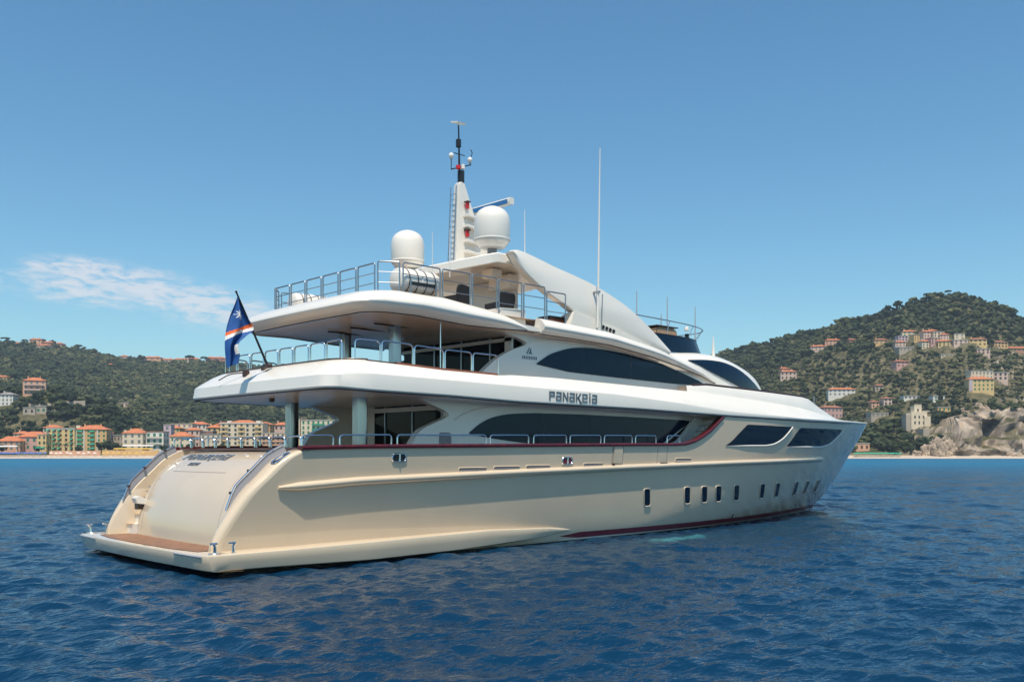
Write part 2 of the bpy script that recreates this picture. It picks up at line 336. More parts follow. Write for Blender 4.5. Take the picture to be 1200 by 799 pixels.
def build_terrain():
    px=np.arange(-520,1760,2.6); d=np.concatenate([np.arange(556,680,1.6),np.arange(680,1100,4),np.arange(1100,2000,9),np.arange(2000,2600,60)])
    PX,Dd=np.meshgrid(px,d); Z=terrain(PX,Dd); Rr=(PX-600)/1100*Dd
    # crags: push the steep sea cliff in and out
    w=sstep(1095,1125,PX)*sstep(596,602,Dd)*sstep(660,630,Dd); rid=lambda a,b,s:(.5-np.abs(fbm(a,b,4,s)))*2
    cave=np.exp(-((PX-1163)/11)**4)*sstep(3.5,7,Z)*sstep(27,20,Z)
    D2=Dd+w*(fbm(Rr/24,Z/15,5,21)*15-rid(Rr/8,Z/6,33)*3.0)+w*cave*15; Z=Z+w*(fbm(Rr/10,Dd/8,4,22)*5+rid(Rr/5,Dd/5,41)*1.6)
    rk=np.clip(w*sstep(-.28,.02,fbm(Rr/18,Z/12,4,51)+.12*(PX>1120)),0,1)*(Z>2.5)
    X=CAM[0]+Rr*RV[0]+D2*DV[0]; Y=CAM[1]+Rr*RV[1]+D2*DV[1]
    n=len(px); i=np.arange(len(d)-1)[:,None]*n; j=np.arange(n-1)[None,:]
    F=np.stack([i+j,i+j+1,i+n+j+1,i+n+j],-1).reshape(-1,4)
    tag(fast_mesh('coastal_hills',np.stack([X,Y,Z],-1).reshape(-1,3),F,terrain_material(),smooth=False,attr=rk.ravel()),kind='structure')
build_terrain()
# ================= YACHT
Y=thing('motor_yacht','large cream and white three-deck motor yacht seen from its starboard quarter','yacht')
STEM=[(-.6,36.9),(0,37.7),(.23,38.04),(.63,38.9),(1.72,40.6),(2.96,42.1),(4,43.35),(4.93,44.3),(6,45)]
xe=ip(STEM)
def yh(x,z):
    t=min(max(z/4.85,0),1.2); B=3.7+.78*t**.6; u_=t**.55; xm=15+11*u_; n=1.9+.5*u_
    s=max((x-xm)/(xe(z)-xm),0); y=B*(1-min(s,1)**n)
    return y*(1-.02*((10-x)/10)**2) if x<10 else y
WING=[(-.6,.5),(.55,.55),(.85,.62),(1.3,.85),(1.95,1.3),(2.3,1.62),(2.55,1.9),(2.95,2.33),(3.18,2.75),(3.3,3.1)]
xw=ip([(z,x) for z,x in sm(WING,6)])
PAN=[(.4,1.25),(.58,1.27),(1.2,1.34),(1.9,1.57),(2.4,1.88),(2.75,2.22),(3.0,2.6),(3.17,3.0),(3.24,3.3)]
xpn=ip([(z,x) for z,x in sm(PAN,6)])
zb=ip([(4,4.98),(8,4.93),(11,4.85),(17,4.82),(23,4.72),(30,4.66),(34,4.68),(38.7,4.76),(44.3,4.93)])
ztop=ip([(2.9,3.27),(5,3.32),(17,3.45),(19.6,3.47),(20.3,3.5),(20.9,3.62),(21.4,3.80),(21.9,4.05),(22.3,4.32),(22.65,4.58),(22.9,4.70),(23.2,4.71),(30,4.65),(34,4.67),(38.7,4.75),(44.3,4.92)])
# ---- hull sides
XS=np.concatenate([np.linspace(2.9,20,36),np.linspace(20.15,23.3,22),np.linspace(23.8,44.3,46)])
def hull_rows(zlo,zhi=None,nv=26,off=0):
    rows=[]
    for x0 in XS:
        f=(x0-2.9)/(44.3-2.9); row=[]
        for v in np.linspace(0,1,nv):
            x=x0
            for _ in range(12):
                z=zlo+((ztop(x) if zhi is None else zhi)-zlo)*v
                a=xw(z)+.26; x=a+f**1.0*(xe(z)-a)
            row.append((x,-(yh(x,z)+off),z))
        rows.append(row)
    return rows
mb=MB(); R0=hull_rows(.03); mb.grid(R0); mb.grid([[(x,-y,z) for x,y,z in r] for r in R0])
hull=mb.build('hull',M['cream'],Y,ang=40)
mb=MB(); R1=hull_rows(-.7,.03,5); mb.grid(R1); mb.grid([[(x,-y,z) for x,y,z in r] for r in R1]); mb.build('bottom_paint',M['black'],hull)
# red boot top with a thin white line under it
def hpatch(name,xs,lo,hi,matl,par,off=.008,f=yh,nv=3,side=(-1,)):
    b=MB()
    for s in side: b.grid([[(x,s*(f(x,z)+off),z) for z in np.linspace(lo(x),hi(x),nv)] for x in xs])
    return b.build(name,matl,par)
bx=np.concatenate([np.linspace(13.6,30,50),np.linspace(30.3,37.95,40)])
hpatch('boot_stripe',bx,lambda x:.10 if x>14.6 else .10+.1*(14.6-x),lambda x:.31 if x>14.6 else .31-.1*(14.6-x),M['boot'],hull,side=(-1,1))
hpatch('boot_line',bx,lambda x:.055,lambda x:.098,M['white'],hull,.009,side=(-1,1),nv=2)
# rub rail
zr=ip([(2.3,2.22),(4.86,2.37),(10.9,2.52),(17,2.64),(23.9,2.76),(32.7,2.86),(34,2.87)])
def sweep_h(name,xs,zf,prof,matl,par,f=yh,taper=0):
    b=MB()
    for s in (-1,1):
        rows=[]
        for i,x in enumerate(xs):
            k=min(1,i/3*.6+.4) if taper else 1
            z0=zf(x); rows.append([(x,s*(f(x,z0+dz)+dy*k),z0+dz*k) for dy,dz in prof])
        b.grid(rows,closev=True)
        for r in (rows[0],rows[-1]): b.add(r,[tuple(range(len(r)))])
    return b.build(name,matl,par,ang=50)
sweep_h('rub_rail',np.linspace(2.3,32.75,140),zr,[(-.03,-.13),(.06,-.13),(.14,-.08),(.17,.0),(.14,.06),(.03,.11),(-.03,.11)],M['cream'],hull,taper=1)
# mahogany cap rail along the bulwark and up over the stair opening
def caprow(x,s):
    z=ztop(x); y=yh(x,z); return [(x,s*(y+.05),z-.0),(x,s*(y+.06),z+.06),(x,s*(y+.03),z+.10),(x,s*(y-.22),z+.10),(x,s*(y-.24),z)]
mb=MB()
for s in (-1,1):
    rows=[]
    for i,x in enumerate(np.concatenate([np.linspace(2.95,20,50),np.linspace(20.1,22.75,26)])):
        z=ztop(x); y=yh(x,z); dz=(ztop(x+.02)-ztop(x-.02))/.04; n=np.array([-dz,1])/math.hypot(dz,1)   # normal in x,z
        rows.append([(x+n[0]*h,s*(y+o),z+n[1]*h) for o,h in ((.05,-.02),(.065,.05),(.03,.10),(-.2,.10),(-.22,-.02))])
    mb.grid(rows,closev=True)
    for r in (rows[0],rows[-1]): mb.add(r,[tuple(range(5))])
mb.box((3.14,0,3.285),(.2,8.35,.07))
cap=mb.build('cap_rail',M['cap'],Y)
# inner bulwark, main deck
mb=MB()
for s in (-1,1): mb.grid([[(x,s*(yh(x,2.9)-.18),z) for z in (2.36,ztop(x)-.01)] for x in np.linspace(3.1,22.6,60)])
mb.box((3.28,0,2.8),(.06,8.3,.9)); mb.build('inner_bulwark',M['white'],Y)
mb=MB(); xs=np.linspace(3.1,23.5,40); mb.add([(x,-yh(x,2.4)+.1,2.36) for x in xs]+[(x,yh(x,2.4)-.1,2.36) for x in xs[::-1]],[tuple(range(80))]); mb.build('main_deck',M['teak'],Y)
# ---- transom: two wings, recessed stair wells, curved centre panel
zz=np.concatenate([np.linspace(.35,3.0,34),np.linspace(3.03,3.27,8)])
for s in (-1,1):
    rows=[]
    for z in zz:
        x=xw(z); y=yh(x+.3,z)
        rows.append([(x+.26,s*y,z),(x+.15,s*(y-.012),z),(x+.07,s*(y-.05),z),(x+.02,s*(y-.12),z),(x,s*(y-.22),z),(x-.0,s*3.72,z),(x+.02,s*3.64,z),(x+.08,s*3.6,z),(max(x,xpn(z))+.6,s*3.6,z)])
    b=MB().grid(rows); t=rows[-1]; b.add(t+[(3.35,s*3.6,3.27),(3.35,s*4.25,3.27)],[tuple(range(len(t)+2))])
    w=b.build('transom_wing',M['cream'],Y,ang=40)
    # fairlead opening let into the shoulder of the wing
    def wp(z,y,o=.0): 
        dx=(xw(z+.03)-xw(z-.03))/.06; n=np.array([-1,dx])/math.hypot(1,dx); return (xw(z)+n[0]*o,s*y,z+n[1]*o)
    ring=[]; 
    for q in range(24):
        a=2*math.pi*q/24; ca,sn_=math.cos(a),math.sin(a); ring.append((3.02+.15*np.sign(sn_)*abs(sn_)**.6,3.98+.15*np.sign(ca)*abs(ca)**.6))
    fl=MB().tube([wp(z,y,.01) for z,y in ring],.022,closed=True).build('fairlead',M['chrome'],w)
    MB().add([wp(z,y,.014) for z,y in ring],[tuple(range(24))]).build('fairlead_opening',M['black'],fl)
    # handrail with grey panel along the inner edge of the wing
    b=MB(); g=MB(); zs=np.linspace(1.62,3.22,22); ed=[]; gr=[]
    for i,z in enumerate(zs):
        o=.02+.19*min(1,i/7); dx=(xw(z+.16)-xw(z-.16))/.32; n=np.array([-1,dx])/math.hypot(1,dx)
        p=(xw(z)+n[0]*o,s*3.62,z+n[1]*o); ed.append(p); gr.append([(xw(z)-n[0]*.01,s*3.62,z-n[1]*.01),p])
    hr=b.tube(ed,.026).build('stern_handrail',M['chrome'],w); g.grid(gr).build('rail_panel',M['grey'],hr)
    for i in (5,12,19):
        MB().box((ed[i][0],ed[i][1]-s*.05,ed[i][2]),(.07,.1,.07)).build('rail_clamp',M['dark'],hr)
    # steps in the stair well
    st=MB()
    for k in range(8):
        z=.60+.3*k; x=xpn(z+.3)+.30-(.42 if k==0 else .2 if k==1 else 0)
        st.box((x+.3,s*3.36,z+.14),(.6,.46,.30)); st.box((x+.02,s*3.36,z+.29),(.1,.44,.03),mi=1)
    st.build('boarding_stairs',[M['white'],M['teak']],Y,smooth=False)
rows=[]
for z in np.concatenate([np.linspace(.4,3.0,30),np.linspace(3.04,3.24,7)]):
    r=[]
    for y in np.linspace(-3.12,3.12,41):
        e=max(0,abs(y)-3.0)/.12; r.append((xpn(z)-.10*(1-(y/3.12)**2)+.12*e*e,y,z))
    rows.append([(xpn(z)+.55,-3.14,z)]+r+[(xpn(z)+.55,3.14,z)])
tp=MB().grid(rows).build('transom_panel',M['cream'],Y,ang=45)
def panp(y,z,o=0): 
    dx=(xpn(z+.02)-xpn(z-.02))/.04; n=np.array([-1,dx])/math.hypot(1,dx); x=xpn(z)-.10*(1-(y/3.12)**2); return (x+n[0]*o,y,z+n[1]*o)
MB().tube([panp(y,2.6,.0) for y in np.linspace(1.9,-1.7,20)],.008,n=5).build('panel_seam',M['vent'],tp)
for yy in (-2.62,2.62): MB().tube([panp(yy,z,0) for z in np.linspace(.75,2.6,14)],.006,n=5).build('panel_seam',M['vent'],tp)
b=MB(); b.prism([(0,0),(.34,.05),(.40,.22),(.28,.30),(0,.16)],2.72,3.05,lambda u,v,w:(1.5-u,w,1.52+v)); b.build('shower_hatch',M['white'],tp,bev=.015); 
MB().box((1.30,2.9,1.48),(.2,.26,.2)).build('hatch_recess',M['dark'],tp)
for z,y in ((2.1,2.95),(1.95,2.98),(1.75,3.0)): MB().lathe([(.0,.02),(.03,.0),(.03,-.02)],panp(y,z,.01),10).build('panel_stud',M['steel'],tp)
# ---- swim platform and the spray ledge that continues it forward
def yo(x): 
    hx=yh(x,.5); t=min(max((x-5)/9.25,0),1); return 4.68*(1-t)+(hx-.03)*t
half=[(-.12,0),(-.10,-1.2),(-.06,-2.6),(-.02,-3.9),(.03,-4.46),(.11,-4.64),(.3,-4.69),(.7,-4.68)]+[(x,-yo(x)) for x in np.linspace(1.2,14.15,34)]
ptop=ip([(-1,.57),(3,.6),(5,.63),(10,.66),(13,.56),(14.3,.43)]); pbot=ip([(-1,.17),(2,.14),(5,.09),(8.5,.10),(12,.2),(14.3,.38)])
def prow(x,y):
    sx=-1 if x<.2 else 0; k=1 if x<13 else (14.35-x)/1.35
    inn=max(abs(y)-.9,0)*np.sign(y); xin=x+.5 if x<.3 else x
    T=ptop(x);Bm=pbot(x)
    def off(d,z): 
        if x<.13: return (x+d,y,z)
        if x<.6: return (x+d*.7,y+d*.7*np.sign(-y),z)
        return (x,y+d*np.sign(-y),z)
    return [off(.9*k+.02,T+.004),off(.03*k,T),off(.006,T-.012),off(0,T-.03),off(.02*k,(T+Bm)/2),off(.07*k,Bm+.03),off(.12*k,Bm),off(.9*k+.05,Bm-.03)]
full=half[::-1]+[(x,-y) for x,y in half[1:]]
mb=MB().grid([prow(x,y) for x,y in full]); mb.box((1.4,0,.38),(1.8,8.2,.4)); plat=mb.build('swim_platform',M['cream'],Y,ang=30)
mb=MB().add([(.3,-3.55,.592),(1.5,-3.3,.592),(1.5,3.3,.592),(.3,3.55,.592),(.12,2.2,.592),(.08,0,.592),(.12,-2.2,.592)],[(0,1,2,3,4,5,6)]); mb.build('platform_decking',M['teakdark'],plat)
for s in (-1,1):
    MB().tube([(-.055,s*2.9,.53),(-.02,s*3.9,.53),(.02,s*4.4,.53)],.03).build('platform_fender',M['grey'],plat)
    MB().lathe([(.16,-.02),(.17,0),(.16,.015),(0,.02)],(.36,s*4.42,.60),16).build('cleat_base',M['chrome'],plat)
    for dx in (-.05,.45):
        MB().tube([(.4+dx,s*4.46,.58),(.38+dx,s*4.48,.78),(.34+dx*1.2,s*4.49,.86)],[.05,.035,.05]).tube([(.26+dx,s*4.49,.86),(.44+dx,s*4.49,.86)],.03).build('mooring_cleat',M['chrome'],plat)
# ---- hull windows, portholes, slots and fittings
def col_patch(name,top,bot,f,matl,par,off=.01,n=24,nv=6,highlight=None,highlightmat=None,side=-1,highlightr=.02):
    ft,fb=ip(top),ip(bot); x0=max(top[0][0],bot[0][0]); x1=min(top[-1][0],bot[-1][0]); b=MB(); rows=[]
    for x in np.linspace(x0,x1,n):
        a,c=fb(x),ft(x); rows.append([(x,side*(f(x,z)+off),z) for z in np.linspace(a,max(c,a+.004),nv)])
    b.grid(rows); o=b.build(name,matl,par)
    if highlight:   # white strip painted in for the sunlit reveal on sill and forward edge
        loop=[r[0] for r in rows]; loop=[(x,y+side*.004,z) for x,y,z in loop]
        MB().tube(loop,[max(.006,highlightr*min(1,i/12)) for i in range(len(loop))],n=6).build(highlight,highlightmat,o)
    return o
W1t=sm([(23.07,3.49),(23.5,3.68),(24.0,4.02),(24.58,4.40)],6)+[(26,4.39),(28.35,4.37)]
W1b=[(23.07,3.47),(26.1,3.5)]+sm([(26.2,3.5),(26.9,3.58),(27.55,3.8),(28.0,4.08),(28.35,4.36)],5)
W2t=sm([(28.1,3.48),(28.45,3.75),(28.8,4.08),(29.15,4.34)],6)+[(34.65,4.36)]
W2b=[(28.1,3.46),(32.0,3.47)]+sm([(32.2,3.48),(33.1,3.6),(33.8,3.85),(34.3,4.1),(34.65,4.35)],5)
for s in (-1,1):
    for t,bm_ in ((W1t,W1b),(W2t,W2b)): col_patch('hull_window',t,bm_,yh,M['glass'],hull,.012,n=40,highlight='reveal_highlight',highlightmat=M['white'],side=s,highlightr=.035)
def rrect(cx,cz,w,h,p=.35,n=20):
    o=[]
    for q in range(n):
        a=2*math.pi*q/n; c_,s_=math.cos(a),math.sin(a); o.append((cx+w/2*np.sign(c_)*abs(c_)**p,cz+h/2*np.sign(s_)*abs(s_)**p))
    return o
def fitting(name,cx,cz,w,h,fm,pm,par,pn,p=.35,r=.03,off=.01,s=-1,f=yh,upright=0,reveal=0):
    o=rrect(cx,cz,w,h,p)
    if upright: o=[(x-1.45*(f(cx,z)-f(cx,cz)),z) for x,z in o]   # sides raked to stand plumb on the flared bow
    o=o; L=[(x,s*(f(x,z)+off),z) for x,z in o]
    if reveal:   # proud surround with a deep inner reveal round a sunk pane
        cx_=sum(x for x,z in o)/len(o); cz_=sum(z for x,z in o)/len(o); rg=lambda kx,kz,of:[(cx_+(x-cx_)*kx,s*(f(cx_+(x-cx_)*kx,cz_+(z-cz_)*kz)+of),cz_+(z-cz_)*kz) for x,z in o]
        fr=MB().grid([rg(1.16,1.08,.001),rg(1.12,1.06,.03),rg(1.05,1.03,.04),rg(.98,.99,.036),rg(.84,.93,.016)],closev=True).build(name,fm,par,ang=40)
        MB().add(rg(.88,.95,.022),[tuple(range(len(o)))]).build(pn,pm,fr); return fr
    fr=MB().tube(L,r,n=6,closed=True).build(name,fm,par)
    MB().add([(x,s*(f(x,z)+off+.006),z) for x,z in o],[tuple(range(len(o)))]).build(pn,pm,fr); return fr
for i,x in enumerate((18.18,20.75,21.94,22.99,24.44,26.82,28.45,30.82,32.51,34.6)):
    for s in (-1,1): fitting('porthole',x,1.45,.38+.012*i,.68,M['cream'],M['glass'],hull,'porthole_glass',s=s,upright=1,reveal=1)
for a,c,z in ((8.57,9.76,2.62),(10.05,11.24,2.65),(11.51,12.69,2.67),(14.36,15.41,2.72),(19.71,20.76,2.88)):
    for s in (-1,1): fitting('scupper',(a+c)/2,z+.02,c-a,.13,M['cream'],M['vent'],hull,'scupper_slot',p=.25,r=.018,s=s)
for x,z,pm in ((6.24,3.03,M['black']),(13.51,2.9,M['boot'])):
    for s in (-1,1):
        fr=fitting('fairlead',x,z,.5,.24,M['chrome'],pm,hull,'fairlead_opening',p=.55,r=.03,s=s)
        MB().tube([(x,s*(yh(x,z)+.03),z-.11),(x,s*(yh(x,z)+.03),z+.11)],.03).build('fairlead_roller',M['chrome'],fr)
for x in (15.9,16.5,18.55,19.15): MB().tube([(x,-yh(x,z)-.003,z) for z in np.linspace(2.72,3.42,6)],.012,n=5).build('gate_seam',M['vent'],hull)
MB().tube([(x,-yh(x,2.72)-.003,2.72) for x in np.linspace(15.9,17.4,6)],.01,n=5).build('gate_seam',M['vent'],hull)
hpatch('gate_plate',np.linspace(15.95,16.45,4),lambda x:2.8,lambda x:3.4,M['cream'],hull,.03)
MB().box((18.95,-yh(19,2.72)-.03,2.74),(.42,.1,.12)).build('gate_step',M['dark'],hull)
MB().box((15.95,-yh(15.9,2.72)-.03,2.72),(.1,.1,.14)).build('gate_step',M['dark'],hull)
for z,x in ((3.72,40.0),(3.74,40.9)): MB().lathe([(0,.03),(.06,.02),(.07,0)],(x,-yh(x,z)-.02,z),12).build('bow_light',M['white'],hull)
MB().tube([(24.9,-yh(24.9,.5)-.02,.5),(25.0,-yh(25,.3)-.04,.3)],.03).build('water_outlet',M['steel'],hull)
# ---- upper deck band (the long white overhang)
def yband(x): return yh(x,4.85)+.02
zc=ip([(4,5.48),(8,5.42),(10.6,5.38),(15.8,5.32),(20,5.12),(23,4.93),(29,4.78),(34,4.78),(38.7,4.83),(44.3,4.96)])
zt=ip([(4.0,5.9),(5.2,5.88),(8,5.76),(10.4,5.73),(11,5.78),(13,5.8),(16,5.76),(20,5.70),(22,5.67),(26,5.5),(30,5.3),(33,5.02),(35.2,4.84),(36.5,4.84),(38.7,4.85),(44.3,4.98)])
dt=ip([(4,.55),(6,.34),(9,.3),(12,.40),(20,.45),(30,.53),(35,.6),(38,.25),(44.3,.02)])
STX=3.62
def side_sec(x):
    y=yband(x); w=min(1,(44.4-x)/6); return [(x,-max(y-d*w,.0),z) for d,z in ((.30,zb(x)-.03),(.02,zb(x)),(-.02,zb(x)+.05),(-.03,zc(x)-.03),(-.02,zc(x)+.01),(dt(x)*.5-.0,zc(x)+.5*(zt(x)-zc(x))+.03),(dt(x)*.92,zt(x)-.012),(dt(x)+.08,zt(x)))]
secs=[side_sec(x) for x in np.concatenate([np.linspace(44.3,36,16),np.linspace(35.5,5.2,90)])]
def corner_secs():
    o=[]; y0=yband(5.2)
    # corner (small radius at the lower edge, large at the top) then the straight stern
    for k in range(1,9):
        a=math.pi/2*k/9; prof=[]
        for (ds,dr_,z,r) in ((.30,.40,4.95,.5),(.02,.02,4.99,.55),(-.02,-.02,5.05,.55),(-.03,.03,5.38,.6),(-.01,.14,5.47,.65),(.19,.48,5.74,.8),(.30,.72,5.87,.9),(.42,.82,5.90,1.0)):
            yy=y0-ds; xx=STX+dr_
            cx=xx+r; cy=yy-r
            prof.append((cx-r*math.sin(a) if True else 0,-(cy+r*math.cos(a)),z))
        o.append(prof)
    st=[]
    for y in np.linspace(-3.3,0,10):
        c=.10*(1-(y/3.4)**2)
        st.append([(STX+dr_-c*.6,y,z) for dr_,z in ((.40,4.95),(.02,4.99),(-.02,5.05),(.03,5.38),(.14,5.47),(.48,5.74),(.72,5.87),(.82,5.90))])
    return o+st
secs+=corner_secs(); fullsec=secs+[[(x,-y,z) for x,y,z in r] for r in secs[-2::-1]]
band=MB().grid(fullsec).build('upper_deck_band',M['white'],Y,ang=24)
so_=[r[0] for r in secs if r[0][0]<36]; 
MB().add([(x,y,z) for x,y,z in so_]+[(x,-y,z) for x,y,z in so_[::-1]],[tuple(range(2*len(so_)))]).build('upper_deck_soffit',M['soffit'],band,smooth=False)
fl_=[r[-1] for r in secs]; MB().add([(x,y,z-.35 if x<20 else z-.02) for x,y,z in fl_]+[(x,-y,z-.35 if x<20 else z-.02) for x,y,z in fl_[::-1]],[tuple(range(2*len(fl_)))]).build('upper_deck',M['teak'],band,smooth=False)
iw=[r[-1] for r in fullsec if r[-1][0]<20]; MB().grid([[p,(p[0],p[1],p[2]-.36)] for p in iw]).build('band_inner_wall',M['white'],band)
MB().tube([(x,y-.0,z-.012) for x,y,z in [r[1] for r in fullsec if r[1][0]<36]],.022,n=6).build('band_pinstripe',M['dark'],band)
tk=[r[-1] for r in fullsec if r[-1][1]<=0.0 and r[-1][0]<10.3 or r[-1][1]>0 and r[-1][0]<10.3]
MB().tube([(x,y,z+.02) for x,y,z in tk],.028,n=6).build('deck_edge_rail',M['dark'],band)
for s in (-1,1):
    r_=[r[-1] for r in secs if 6.0<r[-1][0]<10.35]; b=MB().grid([[(x,s*-(y+0),z) for x,y,z in ((p[0],p[1]-.10,p[2]-.01),(p[0],p[1]-.10,p[2]+.055),(p[0],p[1]+.16,p[2]+.055),(p[0],p[1]+.16,p[2]-.01))] for p in r_],closev=True); b.build('teak_cap_rail',M['teakrail'],band)
# foredeck bulwark standing inside the band
zf=ip([(20.9,5.92),(21.5,5.96),(22.3,6.02),(25.7,5.96),(30.3,5.85),(30.9,5.78),(32.3,5.39),(34,5.03),(35.7,4.82)])
b=MB(); xs=np.linspace(20.9,35.7,60)
for s in (-1,1): b.grid([[(x,s*(yband(x)-.52),zt(x)-.12),(x,s*(yband(x)-.56),max(zf(x)-.03,zt(x)-.1)),(x,s*(yband(x)-.6),zf(x)),(x,s*(yband(x)-.75),zf(x))] for x in xs])
b.grid([[(20.9,-yband(20.9)+.52,5.5),(20.9,-yband(20.9)+.6,5.92)],[(20.9,-2.6,5.5),(20.9,-2.6,5.92)]]); fb=b.build('foredeck_bulwark',M['white'],Y,ang=50)
for s in (-1,1): MB().tube([(x,s*(yband(x)-.60),zf(x)+.02) for x in np.linspace(21.3,30.7,30)],.05,n=6).build('bulwark_cap',M['dark'],fb)
xs=np.linspace(22,35.7,40); MB().add([(x,-yband(x)+.74,zf(x)-.02) for x in xs]+[(x,yband(x)-.74,zf(x)-.02) for x in xs[::-1]],[tuple(range(80))]).build('foredeck',M['white'],Y)
for x in (32.6,34.0): MB().tube([(x,-2.3,4.9),(x,-2.3,6.1)],.025).build('foredeck_stanchion',M['steel'],Y)
MB().tube([(32.6,-2.3,6.05),(32.6,-1.2,6.05)],.02).build('foredeck_rail',M['steel'],Y)
# ---- main saloon (first tier)
P1=sm([(6.9,2.36),(7.12,2.9),(7.32,3.35),(7.7,3.86),(8.25,4.12),(8.72,4.30),(8.86,4.42),(8.70,4.54),(8.1,4.74),(7.5,4.97)],5)
for s in (-1,1):
    b=MB().prism(P1+[(21.9,4.97),(21.9,2.36)],3.40,3.10,lambda u,v,w:(u,s*w,v)); wl=b.build('saloon_side_wall',M['white'],Y,ang=30)
    # glass divided into panes
    T=sm([(9.72,3.84),(10.1,4.1),(10.55,4.31),(11.0,4.43),(11.63,4.52),(12.76,4.58)],6)+[(15,4.60),(18.07,4.58),(21.31,4.54),(21.95,4.5)]
    Bt=[(9.72,3.80),(10.6,3.68),(11.67,3.57),(13,3.47),(15,3.43),(19.6,3.43)]+sm([(19.65,3.43),(20.1,3.6),(20.6,3.86),(21.3,4.2),(21.95,4.49)],5)
    sp=[9.72,13.2,15.6,18.2,20.0,21.95]
    for a,c in zip(sp[:-1],sp[1:]):
        a2,c2=a+(.006 if a>9.8 else 0),c-.006
        tt=[(a2,ip(T)(a2))]+[q for q in T if a2<q[0]<c2]+[(c2,ip(T)(c2))]; bb=[(a2,ip(Bt)(a2))]+[q for q in Bt if a2<q[0]<c2]+[(c2,ip(Bt)(c2))]
        col_patch('saloon_window',tt,bb,lambda x,z:3.40,M['glass'],wl,.02,n=24,nv=2,side=s)
    col_patch('stair_glazing',[(20.3,3.60),(21.1,4.05),(21.7,4.38)],[(20.3,3.56),(20.8,3.62),(21.7,4.33)],lambda x,z:3.40,M['glass2'],wl,.012,n=16,nv=2,side=s)
    hl=[(10.9,4.62),(12.6,4.72),(14,4.735)]; MB().tube([(x,s*3.41,z) for x,z in sm([(9.1,4.25),(9.6,4.5),(10.6,4.72),(12.2,4.80)],8)],.03,n=6).build('wall_moulding',M['soffit'],wl)
    vg=fitting('air_grille',8.7,3.55,.55,.6,M['soffit'],M['vent'],wl,'grille_louvres',s=s,f=lambda x,z:3.40,r=.02)
b=MB().box((9.7,0,3.65),(.12,6.2,2.6)); sb=b.build('saloon_bulkhead',M['doorglass'],Y,smooth=False)
for y in (-2.1,-.45,1.2): MB().box((9.62,y,3.65),(.05,.05,2.6)).build('door_mullion',M['steel'],sb)
MB().box((9.60,0,4.72),(.08,6.2,.16)).build('door_header',M['soffit'],sb)
MB().box((9.64,2.4,3.65),(.05,1.0,2.6)).build('door_frame',M['soffit'],sb)
for s in (-1,1):
    MB().prism(rrect(6.3,0,.36,.40,.3),2.36,4.96,lambda u,v,w:(u,s*2.1+v,w)).build('deck_post',M['postmetal'],Y,ang=30)
    MB().prism(rrect(8.1,0,.32,.36,.3),5.4,7.4,lambda u,v,w:(u,s*1.5+v,w)).build('deck_post',M['postmetal'],Y,ang=30)
# stairs up to the bow inside the side opening
for s in (-1,1):
    b=MB()
    for k in range(10): b.box((20.95+.235*k+.6,s*3.72,2.36+.245*(k+.5)),(1.4,.80,.245))
    b2=MB()
    for k in range(10): b2.box((20.95+.235*k-.07,s*3.72,2.36+.245*(k+1)+.01),(.10,.78,.03))
    st=b.build('side_stairs',M['white'],Y,smooth=False); b2.build('stair_nosing',M['tan'],st,smooth=False)
    b=MB().box((22.2,s*3.36,3.6),(2.0,.08,2.5)); b.build('stair_wall',M['white'],st,smooth=False)
    for dy in (3.5,3.62):
        MB().tube(sm([(20.2,s*dy,3.5),(20.9,s*dy,3.72),(21.5,s*dy,4.25),(22.2,s*dy,4.9)],5),.018).build('stair_handrail',M['white'],st)
    MB().tube(sm([(20.55,s*4.0,3.55),(20.8,s*4.0,3.72),(21.9,s*4.0,4.3),(22.05,s*4.0,4.25),(22.05,s*4,4.05)],5),.022).build('stair_handrail',M['steel'],st)
